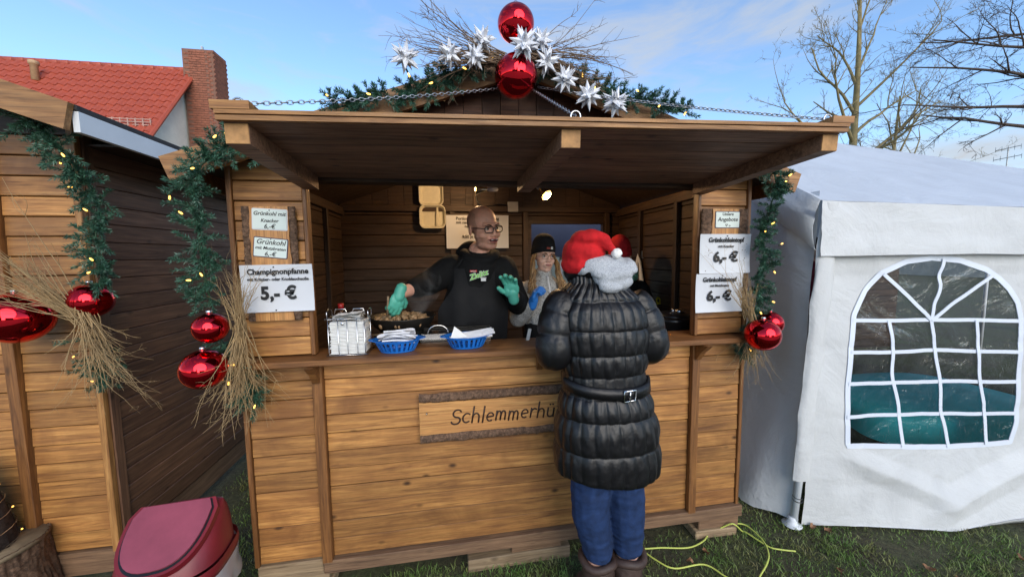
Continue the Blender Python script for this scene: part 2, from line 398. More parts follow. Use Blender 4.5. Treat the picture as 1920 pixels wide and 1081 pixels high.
# back wall around the window
WX0,WX1,WZ0,WZ1,BY = .716,1.391,1.22,1.914,1.5
bw = MB(); 
for a,b in (((HX0+.03,BY+.01,.2),(WX0,BY+.022,2.06)),((WX1,BY+.01,.2),(HX1-.03,BY+.022,2.06)),((WX0,BY+.01,.2),(WX1,BY+.022,WZ0)),((WX0,BY+.01,WZ1),(WX1,BY+.022,2.06))): bw.box(a,b)
bw = bw.build('back_wall', darkgap, HUT)
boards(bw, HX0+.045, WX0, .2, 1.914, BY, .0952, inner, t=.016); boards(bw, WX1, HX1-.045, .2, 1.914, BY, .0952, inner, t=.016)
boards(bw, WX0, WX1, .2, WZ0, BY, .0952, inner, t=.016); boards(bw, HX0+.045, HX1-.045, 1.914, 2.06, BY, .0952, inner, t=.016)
MB().prism([(HX0+.03,2.061),(HX1-.03,2.061),(HX1-.03,roof_z(HX1)-.02),(.34,2.512),(HX0+.03,roof_z(HX0)-.02)], .01, m=T(0,BY+.011,0)).build('back_gable', darkgap, HUT)
vboards(bw, HX0+.045, HX1-.045, 2.062, lambda x: roof_z(x)-.033, BY, .13, inner, .016)
for x in (.02,.66,1.43): plank(HUT, (x,BY-.025,1.13), 1.84, .045, .035, inner, 'z', name='stud')
plank(HUT, (.33,BY-.032,2.04), 2.44, .05, .045, inner, 'x', name='wall_plate'); plank(HUT, (.22,BY-.026,2.22), .32, .04, .035, inner, 'z', name='stud')
wf = MB()
for a,b in (((WX0-.035,BY-.03,WZ0-.03),(WX0,BY-.008,WZ1+.03)),((WX1,BY-.03,WZ0-.03),(WX1+.035,BY-.008,WZ1+.03)),((WX0,BY-.03,WZ0-.03),(WX1,BY-.008,WZ0)),((WX0,BY-.03,WZ1),(WX1,BY-.008,WZ1+.03))): wf.box(a,b)
wf.build('window_frame', inner, HUT)
# gable front, header, roof
gf = MB().prism([(HX0+.03,2.0),(HX1-.03,2.0),(HX1-.03,roof_z(HX1)-.04),(.34,2.47),(HX0+.03,roof_z(HX0)-.04)], .01, m=T(0,.022,0)).build('gable', darkgap, HUT)
vboards(gf, -.62, 1.29, 2.0, lambda x: roof_z(x)-.035, .008, .088, gablew)
plank(HUT, (.33,.075,2.005), 2.44, .05, .08, inner, 'x', name='header')
for sg in (-1,1):
    xe = .34+sg*1.43; ze = roof_z(xe)
    v = []
    for y in (-.07,1.72):
        v += [(.34,y,2.535),(xe,y,ze),(xe,y,ze-.012),(.34,y,2.522)]
    MB().add(v, [(0,1,5,4),(3,7,6,2),(0,4,7,3),(1,2,6,5),(0,3,2,1),(4,5,6,7)]).build('roof', felt, HUT)
    u_ = MB(); v = []
    for y in (-.06,1.7): v += [(.34,y,2.5205),(xe-sg*.01,y,ze-.0165),(xe-sg*.01,y,ze-.03),(.34,y,2.508)]
    u_.add(v, [(0,1,5,4),(3,7,6,2),(0,4,7,3),(1,2,6,5),(0,3,2,1),(4,5,6,7)]).build('roof_boarding', inner, HUT)
    # barge board on the front edge
    a = Vector((.34,0,2.538)); e = Vector((xe+sg*.03,0,roof_z(xe+sg*.03)+.003)); d = (e-a).normalized(); n_ = Vector((-d.z,0,d.x)) if sg > 0 else Vector((d.z,0,-d.x))
    n_ = n_ if n_.z < 0 else -n_
    q = [a, e, e+n_*.098, a+Vector((0,0,-.104))]
    MB().prism([(p.x,p.z) for p in (q if sg > 0 else q[::-1])], .024, m=T(0,-.112,0)).build('barge_board', bargew, HUT)
    MB().box((min(xe,xe-sg*.02),-.06,ze-.10),(max(xe,xe-sg*.02),1.7,ze-.016)).build('eave_board', honey2, HUT)
# awning flap
A0,A1,A2,A3 = Vector((-.635,-.005,1.987)),Vector((1.315,-.005,1.992)),Vector((-.612,-.637,2.005)),Vector((1.347,-.68,2.038))
def aw(u, v, h=0): return (A0*(1-u)+A1*u)*(1-v)+(A2*(1-u)+A3*u)*v+Vector((0,-.07,1)).normalized()*h
def awbox(u0,u1,v0,v1,h0,h1): 
    return MB().add([aw(u0,v0,h0),aw(u1,v0,h0),aw(u1,v1,h0),aw(u0,v1,h0),aw(u0,v0,h1),aw(u1,v0,h1),aw(u1,v1,h1),aw(u0,v1,h1)],
        [(0,3,2,1),(4,5,6,7),(0,1,5,4),(1,2,6,5),(2,3,7,6),(3,0,4,7)][0:6] )
def awbuild(mb, name, mtl, par):
    mb.f = [f[::-1] for f in mb.f]; return mb.build(name, mtl, par)
AW = awbuild(awbox(0,1,0,1,.016,.020), 'awning', felt, HUT)
vs_ = [0,.14,.30,.44,.56,.71,.86,1]
for i in range(7): awbuild(awbox(.002,.998,vs_[i]+.0055,vs_[i+1]-.0055,0,.0155+rnd.uniform(-.0015,0)), 'plank', awnw, AW)
for k,(h0,h1) in enumerate(((.001,.014),(.0165,.027))): awbuild(awbox(-.004,1.004,1.001,1.022+.006*k,h0,h1), 'edge_strip', bargew, AW)
for u in (.017,.507,.983): awbuild(awbox(u-.016,u+.016,.02,.985,-.055,-.0005), 'rib', awnw, AW)
for u in (.017,.507,.983): awbuild(awbox(u-.0155,u+.0155,.9851,.99,-.054,-.001), 'rib_end', endgrain, AW)
for u in (.012,.988):
    w_ = awbox(u-.02,u+.03 if u < .5 else u+.022,.93,1.03,.028,.05); awbuild(w_, 'corner_block', bargew, AW)
# chains with rings
def chain(p0, p1, sag, label, n=None):
    p0,p1 = Vector(p0),Vector(p1); D = (p1-p0).length; n = n or int(D/.0155)
    t_ = thing('chain', label, 'chain', p0, group='chains holding up the awning')
    pts = [p0.lerp(p1,i/n)-Vector((0,0,sag*4*(i/n)*(1-i/n))) for i in range(n+1)]
    lk = MB(); 
    lk.tube([(cos(a)*.0098 if abs(cos(a))<.99 else cos(a)*.0105, sin(a)*.0052, 0) for a in [2*pi*k/10 for k in range(10)]], .0016, 5, close=True)
    me = lk.mesh('link', zinc, True)
    for i in range(n):
        a,b = pts[i],pts[i+1]; d = (b-a).normalized(); up = d.orthogonal().normalized(); up = Quaternion(d, (i%2)*pi/2+.5) @ up; w = up.cross(d)
        c = (a+b)/2; M = Matrix(((d.x,w.x,up.x,c.x),(d.y,w.y,up.y,c.y),(d.z,w.z,up.z,c.z),(0,0,0,1)))
        put('link', me, t_, M)
    rg = MB(); rg.tube([(p1.x+.016*cos(a), p1.y, p1.z+.016*sin(a)) for a in [2*pi*k/14 for k in range(14)]], .0028, 6, close=True); rg.build('ring', steel, t_, True)
    return t_
hookL, hookM, hookR = aw(.02,.97,.05), aw(.515,.98,.03), aw(.98,.97,.05)
chain((.30,-.13,2.372), hookL+Vector((0,0,.005)), .012, 'long zinc chain from gable to the awning corner beside the red-roofed house')
chain((.36,-.13,2.37), hookM+Vector((0,0,.012)), .0, 'short zinc chain from the gable to the middle rib of the awning')
chain((.40,-.13,2.375), hookR+Vector((0,0,.005)), .012, 'long zinc chain from gable to the awning corner beside the white tent')
# packing blocks under the stall
def block(c, d, mtl, label, rz=0):
    plank(None, c, d[0], d[2], d[1], mtl, 'x', name='wood_block', rot=RZ(rz), cham=.004, label=label, cat='wood block')
block((.32,.055,.034),(.55,.12,.068), palew, 'long pale plank lying on the grass under the hut below the carved sign', .015)
block((.41,.05,.095),(.27,.10,.05), beam, 'short grey-brown block wedged between pale plank and hut beam', .01)
block((-.78,.06,.09),(.31,.13,.062), palew, 'pale squared timber under the hut corner beside the red bin')
block((-.78,.06,.028),(.33,.14,.056), palew, 'lowest pale timber on the grass under the hut corner beside the red bin')
block((1.49,.055,.085),(.25,.12,.07), beam, 'grey-brown block under the hut corner beside the tent', -.03)
block((1.47,.05,.024),(.26,.13,.048), palew, 'flat pale block on the grass under the hut corner beside the tent', -.02)
block((1.32,.12,.10),(.09,.2,.02), palew, 'thin wooden wedge pushed under the hut beam near the yellow cable')

# ---------------------------------------------------------------- the neighbouring hut
LX, LY = -1.68, .25
H2 = thing('market_hut', 'neighbouring wooden hut with dark brown side wall and white eave board', 'hut', (-2.4,1.2,0))
f2 = MB().box((-2.9,LY+.022,.16),(LX-.02,LY+.034,2.3)).build('front_wall', darkgap, H2)
boards(f2, -2.0, LX-.028, .2, 2.2, LY+.008, .0895, honey)
boards(f2, -2.9, -2.05, .2, 2.2, LY+.008, .0895, honey)
plank(H2, (-2.025,LY-.008,1.2), 2.0, .045, .04, honey2, 'z', name='post')
plank(H2, (LX-.014,LY-.004,1.22), 2.08, .03, .03, bargew, 'z', name='corner_trim')
plank(H2, (LX-.004,LY+.038,1.22), 2.08, .05, .022, walnut, 'z', name='corner_trim', rot=RZ(pi/2))
s2 = MB().box((LX-.036,LY+.03,.16),(LX-.022,2.7,2.2)).build('side_wall', darkgap, H2)
nb = 22
for i in range(nb):
    z = .2+(i+.5)*.0895
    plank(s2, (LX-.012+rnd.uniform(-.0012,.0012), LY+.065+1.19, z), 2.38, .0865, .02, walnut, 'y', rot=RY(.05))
plank(H2, (-2.3,LY+.02,.13), 1.24, .12, .06, beam, 'x', name='base_beam'); plank(H2, (LX-.05,1.5,.12), 2.4, .13, .07, beam, 'y', name='base_beam')
def r2z(x): return 2.225+.345*(-1.40-x)
RX2 = -1.40
v = []
for y in (-.08,2.85): v += [(-2.75,y,r2z(-2.75)),(RX2,y,r2z(RX2)),(RX2,y,r2z(RX2)-.02),(-2.75,y,r2z(-2.75)-.02)]
MB().add(v, [(0,4,5,1),(3,2,6,7),(0,3,7,4),(1,5,6,2),(0,1,2,3),(4,7,6,5)]).build('roof', felt, H2)
MB().box((RX2-.022,-.075,2.125),(RX2,2.84,2.203)).build('eave_board', white_paint, H2)
q = [(-2.75,r2z(-2.75)+.003),(RX2-.006,r2z(RX2)+.001),(RX2-.03,r2z(RX2)-.098),(-2.75,r2z(-2.75)-.103)]
MB().prism(q, .024, m=T(0,-.106,0)).build('barge_board', bargew, H2)
MB().box((LX-.03,LY+.03,2.165),(RX2-.023,2.8,2.175)).build('soffit', inner, H2)
MB().box((LX-.04,LY+.03,2.15),(LX-.001,2.7,2.29)).build('top_board', inner, H2)
gf2 = MB().prism([(-2.75,2.2),(LX-.03,2.2),(LX-.03,r2z(LX)-.04),(-2.75,r2z(-2.75)-.04)], .01, m=T(0,LY+.022,0)).build('gable', darkgap, H2)
boards(gf2, -2.75, LX-.03, 2.2, 2.29, LY+.008, .09, inner)
# ---------------------------------------------------------------- signs and lettering
def text(parent, body, size, x, y, z, mtl, shear=0, bold=0, ext=.0006, align='CENTER', rot=0, sx=1.0, spacing=1.0, yaw=0, width=None):
    cu = bpy.data.curves.new('lettering', 'FONT'); cu.body = body; cu.size = size; cu.shear = shear; cu.offset = bold; cu.extrude = ext
    cu.align_x = align; cu.space_character = spacing; cu.resolution_u = 3; cu.fill_mode = 'BOTH'
    tmp = bpy.data.objects.new('tmp_text', cu); me = bpy.data.meshes.new_from_object(tmp)
    bpy.data.objects.remove(tmp); bpy.data.curves.remove(cu)
    me.materials.clear(); me.materials.append(mtl); me.name = 'lettering'
    if width:
        xs_ = [v.co.x for v in me.vertices]; sx = width/(max(xs_)-min(xs_))
    return put('lettering', me, parent, T(x,y,z) @ RZ(yaw) @ RY(rot) @ RX(pi/2) @ Matrix.Diagonal((sx,1,1,1)))
def live_edge(name, label, x0, x1, z0, z1, y, vertical, cat='board', barkw=.03, t=.022, group=None):
    # sawn board with bark along its two long edges
    P = thing(name, label, cat, ((x0+x1)/2,y,(z0+z1)/2), group=group)
    lo,hi = (x0,x1) if vertical else (z0,z1); a0,a1 = (z0,z1) if vertical else (x0,x1)
    n = 40
    def edge(s, u, off): return (lo if s < 0 else hi)+s*-off+.006*nz((u*9,s*3,1),1)+.003*nz((u*31,s,4),1)
    m_ = MB(); pl = [((a0+(a1-a0)*i/n), ) for i in range(n+1)]
    A = [(u[0], edge(-1,u[0],barkw)) for u in pl]; B = [(u[0], edge(1,u[0],barkw)) for u in pl][::-1]
    poly = [(b,a) if vertical else (a,b) for a,b in A+B]
    m_.prism(poly, t, m=T(0,y-t,0))
    # the local X axis of the grain follows the board
    c = Vector(((x0+x1)/2,y-t/2,(z0+z1)/2)); R_ = RY(-pi/2) if vertical else Matrix.Identity(4); M = T(*c) @ R_
    Mi = M.inverted(); m_.v = [tuple(Mi @ Vector(p)) for p in m_.v]; m_.build('board', signw, P, m=M)
    for s in (-1,1):
        k = MB(); nu, nv = 140, 11
        def PT(i,j):
            u = a0+(a1-a0)*i/(nu-1); e = edge(s,u,barkw); o = (lo if s < 0 else hi)+.005*nz((u*14,s*5,9),1)
            ang = pi*j/(nv-1); w = e+(o-e)*(.5-.5*cos(ang)); dep = y-t*.5-sin(ang)*(t*.62)-.012*abs(nz((u*45,w*60,s),1))-.005*nz((u*120,w*120,2),1)
            return (w,dep,u) if vertical else (u,dep,w)
        k.grid(PT, nu, nv); k.build('bark_edge', bark, P, True)
    return P
def sheet(name, label, x0, x1, z0, z1, y, tilt=0, cat='sign', group=None, curl=.004):
    P = thing(name, label, cat, ((x0+x1)/2,y,(z0+z1)/2), group=group)
    m_ = MB(); n = 14
    cx,cz = (x0+x1)/2,(z0+z1)/2
    def W(i,j,d):
        x = x0+(x1-x0)*i/n; z = z0+(z1-z0)*j/n; xx = cx+(x-cx)*cos(tilt)-(z-cz)*sin(tilt); zz = cz+(x-cx)*sin(tilt)+(z-cz)*cos(tilt)
        return (xx, y-curl*abs(nz((x*4,z*4,x0*7),1))-curl*(abs(j/n-.5)*2)**3+d, zz)
    m_.grid(lambda i,j: W(i,j,-.0008), n+1, n+1); m_.grid(lambda i,j: W(i,j,.0003), n+1, n+1, flip=True); m_.build('sheet', paper, P, True)
    return P
# left board with two plaques and a printed sheet
live_edge('live_edge_board', 'upright pale board with bark edges behind the Grünkohl price plaques', -.885,-.668,1.357,1.856,-.006,True)
def plaquesign(label, x0,x1,z0,z1,y, tilt, frame, lines):
    P = thing('price_plaque', label, 'sign', ((x0+x1)/2,y,(z0+z1)/2)); cx,cz = (x0+x1)/2,(z0+z1)/2; w,h = x1-x0,z1-z0
    def rr(w,h,r): 
        o = []
        for (sx,sz,a0) in ((1,1,0),(-1,1,90),(-1,-1,180),(1,-1,270)):
            for k in range(5): a = radians(a0+k*22.5); o.append((sx*(w/2-r)+r*cos(a), sz*(h/2-r)+r*sin(a)))
        return o
    M = T(cx,y,cz) @ RY(-tilt)
    MB().prism(rr(w,h,.006), .004).build('frame', frame, P, m=M); MB().prism(rr(w-.008,h-.008,.004), .002).build('face', plaque, P, m=M @ T(0,-.0022,0))
    MB().sphere((0,-.004,h*.42), .0025, 8, 6).build('screw', darkmetal, P, m=M)
    for body,size,dx,dz,sh in lines:
        p = M @ Vector((dx,-.0030,dz)); text(P, body, size, p.x, p.y, p.z, ink, shear=sh, bold=.0002, rot=-tilt)
    return P
plaquesign('white plaque in pale frame reading Grünkohl mit Knacker', -.843,-.701,1.754,1.846,-.029,-.05, white_paint, [('Grünkohl mit',.0235,0,.017,.25),('Knacker',.021,0,-.012,.25),('6,-€',.027,0,-.039,.2)])
plaquesign('white plaque in dark frame reading Grünkohl mit Mutzbraten', -.845,-.706,1.634,1.722,-.029,-.11, plum, [('Grünkohl',.030,0,.014,.25),('mit Mutzbraten',.0195,0,-.009,.25),('6,-€',.027,0,-.036,.2)])
P = sheet('price_sheet', 'large printed sheet reading Champignonpfanne 5,- € on the hut', -.900,-.608,1.398,1.605,-.036,.008)
text(P,'Champignonpfanne',.0335,-.748,-.0425,1.564,ink,bold=.0011,spacing=1.02,rot=-.008,width=.247); text(P,'mit Kräuter- oder Knoblauchsoße',.0185,-.748,-.0425,1.536,ink,bold=.0004,width=.247)
text(P,'5,- €',.078,-.750,-.0425,1.455,ink,bold=.0032,spacing=1.05,width=.145)
for z in (1.594,1.405): MB().sphere((-.765,-.0415,z),.0035,8,6).build('pin', darkmetal, P)
# right board
live_edge('live_edge_board', 'upright pale board with bark edges behind the Angebote plaque', 1.302,1.578,1.36,1.864,-.006,True,barkw=.06)
plaquesign('small white plaque reading Unsere Angebote', 1.377,1.523,1.763,1.852,-.029,0, plum, [('Unsere',.0225,0,.022,.1),('Angebote',.030,0,-.008,.15),('▽ o',.018,0,-.036,.1)])
P = sheet('price_sheet', 'upper printed sheet reading Grünkohleintopf mit Knacker 6,- €', 1.288,1.588,1.525,1.732,-.034,0)
text(P,'Grünkohleintopf',.0335,1.44,-.0405,1.690,ink,bold=.0011,width=.21); text(P,'mit Knacker',.0185,1.44,-.0405,1.662,ink,bold=.0004,width=.093); text(P,'6,- €',.072,1.44,-.0405,1.588,ink,bold=.003,width=.145)
MB().sphere((1.445,-.040,1.722),.0035,8,6).build('pin', darkmetal, P)
P = sheet('price_sheet', 'lower printed sheet reading Grünkohleintopf mit Mutzbraten 6,- €', 1.268,1.545,1.319,1.524,-.040,.006)
text(P,'Grünkohleintopf',.0325,1.405,-.0465,1.482,ink,bold=.0011,width=.20); text(P,'mit Mutzbraten',.0185,1.405,-.0465,1.455,ink,bold=.0004,width=.11); text(P,'6,- €',.072,1.405,-.0465,1.382,ink,bold=.003,width=.145)
MB().sphere((1.42,-.046,1.514),.0035,8,6).build('pin', darkmetal, P)
# carved name board on the front
P = live_edge('name_board', 'long larch board with bark edges carved Schlemmerhütte on the hut front', -.17,.84,.728,.975,-.008,False,'sign',.045,.026)
for x,z in ((-.135,.88),(.80,.80)): MB().sphere((x,-.036,z),.005,10,6).build('screw', steel, P)
# letters drawn with a round tool: stroke font, unit = x-height
def arc(cx,cy,rx,ry,a0,a1,n=12): return [(cx+rx*cos(radians(a0+(a1-a0)*i/n)), cy+ry*sin(radians(a0+(a1-a0)*i/n))) for i in range(n+1)]
GLY = {
 'S':([arc(.52,1.22,.42,.36,25,180)+arc(.5,1.2,.4,.42,180,270)[1:]+arc(.48,.4,.44,.38,90,-90)[0:]+arc(.42,.36,.42,.34,-95,-165)[1:]],1.05),
 'c':([arc(.45,.5,.42,.5,50,310)],.86),
 'h':([[(.12,1.75),(.10,0)],[(.10,.35)]+arc(.45,.5,.36,.48,150,20)[0:]+[(.80,.35),(.80,0)]],1.0),
 'l':([[(.14,1.75),(.12,0)]],.4),
 'e':([[(.10,.50),(.80,.58)]+arc(.45,.52,.36,.46,15,300)],.92),
 'm':([[(.10,1.0),(.10,0)],[(.10,.45)]+arc(.36,.55,.24,.42,140,10)+[(.58,0)],[(.58,.45)]+arc(.84,.55,.24,.42,140,10)+[(1.08,0)]],1.25),
 'r':([[(.12,1.0),(.12,0)],[(.12,.5)]+arc(.48,.5,.34,.46,150,55)],.72),
 'ü':([[(.10,1.0),(.10,.4)]+arc(.44,.36,.34,.36,185,350)+[(.78,1.0),(.80,0)],[(.26,1.38),(.30,1.38)],[(.58,1.38),(.62,1.38)]],1.0),
 't':([[(.36,1.55),(.34,.2)]+arc(.56,.2,.22,.2,190,300),[(.05,1.0),(.68,1.02)]],.76)}
cur = -.022; sc = .0455; slant = .16
for ch in 'Schlemmerhütte':
    st,adv = GLY[ch]; k = MB()
    for s_ in st:
        pts = [Vector((cur+(x+slant*y)*sc, -.0345, .817+y*sc+.003*sin(cur*40))) for x,y in s_]
        k.tube(pts, .0043, 6)
        k.sphere(pts[0],.0043,8,6); k.sphere(pts[-1],.0043,8,6)
    k.v = [(a,-.0352+(b+.0345)*.25,c) for a,b,c in k.v]
    k.build('letter', inkb, P, True); cur += adv*sc*1.12

# ---------------------------------------------------------------- garlands
NEEDLE_TAGS = 0
def needles_mesh(sprigs, seed, per=70, nl=.024, nw=.0016):
    R_ = np.random.default_rng(seed); V = []; 
    for (p,d,ln,dro) in sprigs:
        d = np.array(d)/np.linalg.norm(d); o = np.cross(d,[.3,.2,.9]); o /= np.linalg.norm(o); q = np.cross(d,o)
        s = R_.uniform(.02,1,per)**.9; a = R_.uniform(0,2*pi,per)
        base = np.array(p)+d*(s*ln)[:,None]+np.array([0,0,-1])*(dro*(s*ln)**2)[:,None]
        rad = o*np.cos(a)[:,None]+q*np.sin(a)[:,None]; fw = R_.uniform(.45,.95,per)
        nd = d*fw[:,None]+rad*np.sqrt(1-fw**2)[:,None]+R_.normal(0,.12,(per,3)); nd /= np.linalg.norm(nd,axis=1)[:,None]
        l = nl*R_.uniform(.7,1.15,per)*(1-.25*s); tip = base+nd*l[:,None]; sd = np.cross(nd,R_.normal(0,1,(per,3))); sd /= np.linalg.norm(sd,axis=1)[:,None]
        mid = (base+tip)/2
        V.append(np.stack([base,mid+sd*nw,tip,mid-sd*nw],1).reshape(-1,3))
    V = np.concatenate(V); F = np.arange(len(V)).reshape(-1,4)
    me = bpy.data.meshes.new('needles'); me.vertices.add(len(V)); me.vertices.foreach_set('co', V.ravel()); me.loops.add(F.size); me.loops.foreach_set('vertex_index', F.ravel().astype(np.int32))
    me.polygons.add(len(F)); me.polygons.foreach_set('loop_start', np.arange(0,F.size,4,dtype=np.int32)); me.update(calc_edges=True)
    me.materials.append(needle); return me
def garland(label, paths, seed, step=.0135, sl=(.065,.105), nb=12, fr=.10, per=95, droop=1.2):
    R_ = random.Random(seed); P0 = Vector(paths[0][0]); G = thing('garland', label, 'garland', P0, group='lit pine garlands'); sp = []; bul = []
    wm = MB(); sm = MB()
    for path in paths:
        pts = bez(path, 60); wm.tube(pts, .004, 6)
        Ln = sum((pts[i+1]-pts[i]).length for i in range(len(pts)-1)); n = int(Ln/step)
        for k in range(n):
            t_ = k/n*(len(pts)-1); i = int(t_); p = pts[i].lerp(pts[min(i+1,len(pts)-1)], t_-i); tg = (pts[min(i+1,len(pts)-1)]-pts[max(i-1,0)]).normalized()
            for q in range(2):
                a = R_.uniform(0,2*pi); d = Vector((cos(a), R_.uniform(-1.0,.15), sin(a)*.75))+tg*R_.uniform(-.5,.7)
                if d.y > 0 and R_.random() < .8: d.y *= -1
                d.normalize(); ln = R_.uniform(*sl)
                sp.append((tuple(p),tuple(d),ln,droop*R_.uniform(.3,1.2))); sm.tube([p,p+d*ln*.95-Vector((0,0,droop*.6*ln*ln))],[.0016,.0006],4,cap=False)
        m_ = max(1,int(Ln/fr))
        for k in range(m_):
            t_ = (k+.5+R_.uniform(-.3,.3))/m_*(len(pts)-1); i = int(t_); p = pts[i]; a = R_.uniform(0,2*pi)
            bul.append(p+Vector((cos(a)*.035,-.055-R_.uniform(0,.03),sin(a)*.035)))
    wm.build('wire', wirem, G, True); sm.build('stems', wirem, G, kind='stuff')
    me = needles_mesh(sp, seed, per); o = put('needles', me, G, Matrix.Identity(4), kind='stuff')
    bm_ = MB().lathe([(.0001,-.009),(.0028,-.0075),(.0034,-.0025),(.0031,.0025),(.0015,.0065),(.0001,.008)],8).mesh('bulb', bulbm, True)
    hm_ = MB().lathe([(.0034,-.006),(.0038,0),(.003,.008),(.0001,.009)],8).mesh('bulb_socket', wirem, True)
    for b in bul:
        M = T(*b) @ RY(R_.uniform(-2,2)) @ RX(R_.uniform(-.8,.8)); o = put('bulb', bm_, G, M); put('socket', hm_, o, M @ T(0,0,.014))
    return G
GL = [(-0.672,-0.13,2.031),(-0.765,-0.15,2.062),(-0.849,-0.16,2.07),(-0.929,-0.16,2.01),(-0.984,-0.16,1.932),(-0.981,-0.15,1.81),(-0.985,-0.14,1.686),(-0.976,-0.14,1.56),(-0.972,-0.12,1.443)]
GL2 = [(-0.988,-0.05,1.289),(-0.916,-0.06,1.171),(-0.88,-0.06,1.04),(-0.866,-0.06,1.004)]
GH = [(-1.78,0.0,2.309),(-1.687,0.0,2.225),(-1.597,0.0,2.158),(-1.526,0.0,2.068),(-1.508,0.05,1.974),(-1.49,0.08,1.867),(-1.512,0.08,1.738),(-1.507,0.08,1.606),(-1.51,0.08,1.507)]
GH2 = [(-1.632,0.16,1.276),(-1.603,0.16,1.153),(-1.633,0.16,1.057)]
GR = [(1.463,-0.13,2.044),(1.585,-0.14,2.047),(1.626,-0.14,1.964),(1.612,-0.11,1.83),(1.593,-0.09,1.722),(1.64,-0.08,1.613),(1.601,-0.08,1.476),(1.622,-0.07,1.364),(1.567,-0.05,1.226)]
GR2 = [(1.571,-0.04,1.124),(1.549,-0.04,1.036)]
GG1 = [(-0.455,-0.15,2.234),(-0.32,-0.15,2.268),(-0.17,-0.15,2.302),(-0.038,-0.15,2.348),(0.074,-0.15,2.419),(0.212,-0.15,2.463)]
GG2 = [(0.375,-0.15,2.463),(0.495,-0.15,2.415),(0.644,-0.15,2.377),(0.798,-0.15,2.339),(0.957,-0.15,2.317),(1.107,-0.15,2.291)]
garland('pine garland with lit bulbs hanging down the hut corner by the Champignonpfanne sheet', [GL,GL2], 11)
garland('pine garland with lit bulbs on the neighbouring hut with the white eave board', [GH,GH2], 12, sl=(.06,.11))
garland('pine garland with lit bulbs hanging beside the white tent', [GR,GR2], 13, sl=(.045,.08))
garland('pine garland with lit bulbs along the gable under the stars', [GG1,GG2], 14, sl=(.05,.09), fr=.11)

# ---------------------------------------------------------------- baubles
def ball(c, r_, label, sq=.97):
    P = thing('bauble', label, 'bauble', (c[0],c[1],c[2]-r_), group='red Christmas baubles'); c = Vector(c)
    MB().sphere((0,0,0),(r_,r_,r_*sq),48,32).build('ball', bauble, P, True, m=T(*c))
    MB().lathe([(.011,-.003),(.011,.010),(.009,.013),(.0001,.014)],12).build('cap', steel, P, True, m=T(c.x,c.y,c.z+r_*sq-.001))
    return P
ball((.284,-.235,2.568), .0745, 'red mirror bauble on top of the gable, above its twin'); ball((.282,-.235,2.365), .088, 'large red mirror bauble on the gable in front of the chains')
ball((-.957,-.165,1.358), .062, 'small red bauble on hut corner above a bigger one, beside twigs'); ball((-.992,-.165,1.192), .082, 'big red bauble on hut corner below a smaller one, above twig ends')
ball((1.565,-.165,1.213), .083, 'big red bauble on the hut corner next to the white tent'); ball((1.672,-.095,1.256), .066, 'smaller red bauble half behind the big one next to the tent')
ball((-1.84,.09,1.392), .112, 'large red bauble on the neighbouring hut with white eave board'); ball((-1.59,.12,1.455), .078, 'smaller red bauble on neighbouring hut corner, above straw twig fan')

# ---------------------------------------------------------------- twig bundles
def twig_path(p, d, ln, R_, curl, n=8, grav=0.0):
    pts = [Vector(p)]; d = Vector(d).normalized(); c = Vector((R_.uniform(-1,1),R_.uniform(-1,1),R_.uniform(-1,1)))*curl
    for i in range(n):
        d = (d+c/n+Vector((R_.gauss(0,1),R_.gauss(0,1),R_.gauss(0,1)))*curl*.22+Vector((0,0,-grav/n))).normalized(); pts.append(pts[-1]+d*ln/n)
    return pts
def twigs(name, label, bunches, mtl, seed, cat='twig bundle', group=None):
    R_ = random.Random(seed); m_ = MB()
    for (p,d,spread,ln,cnt,r0,curl,br,grav) in bunches:
        for k in range(cnt):
            dd = Vector(d).normalized()+Vector((R_.gauss(0,spread),R_.gauss(0,spread*.7),R_.gauss(0,spread)))
            st = Vector(p)+Vector((R_.gauss(0,.012),R_.gauss(0,.012),R_.gauss(0,.012)))
            l = ln*R_.uniform(.55,1.1); pts = twig_path(st, dd, l, R_, curl, 8, grav); m_.tube(pts,[r0*(1-.75*i/8) for i in range(9)],4,cap=False)
            for b in range(br):
                i = R_.randint(2,7); q = pts[i]; t_ = (pts[i+1]-pts[i]).normalized(); s_ = Vector((R_.gauss(0,1),R_.gauss(0,.5),R_.gauss(0,1))).normalized()
                l2 = l*R_.uniform(.12,.32)*(1-.06*i); pp = twig_path(q, t_+s_*.65, l2, R_, curl*1.2, 5, grav*.5); m_.tube(pp,[r0*.5*(1-.6*j/5) for j in range(6)],3,cap=False)
                if R_.random() < .5:
                    q2 = pp[3]; m_.tube(twig_path(q2,t_+Vector((R_.gauss(0,.8),R_.gauss(0,.4),R_.gauss(0,.8))),l2*.45,R_,curl,3),[r0*.3,r0*.28,r0*.22,r0*.15],3,cap=False)
    return m_.build(name, mtl, None, True, label=label, cat=cat, group=group)
gtw = 'dry twig decorations'
twigs('twig_bundle', 'straw-coloured twig bundle tied at hut corner beside the Champignonpfanne sheet', [((-.868,-.13,1.33),(.03,-.05,1),.085,.27,44,.0019,.45,2,0),((-.868,-.12,1.36),(.16,-.05,1),.14,.46,9,.0011,.7,4,.05),((-.868,-.12,1.36),(-.10,-.04,-1),.10,.44,55,.0018,.5,3,0),((-.88,-.10,1.20),(-.20,-.05,-1),.13,.32,30,.0014,.8,4,0)], twig_m, 21, group=gtw)
twigs('twig_bundle', 'straw-coloured twig fan on the neighbouring hut behind its red baubles', [((-1.60,.06,1.40),(-.75,-.15,.75),.15,.34,60,.0022,.35,2,0),((-1.60,.06,1.40),(-.55,-.1,1),.25,.62,6,.0022,.45,4,0),((-1.585,.07,1.42),(.28,-.10,-.95),.11,.36,60,.0020,.5,3,.2),((-1.56,.07,1.28),(.12,-.1,-1),.16,.40,16,.0014,.8,4,.1)], twig_m, 22, group=gtw)
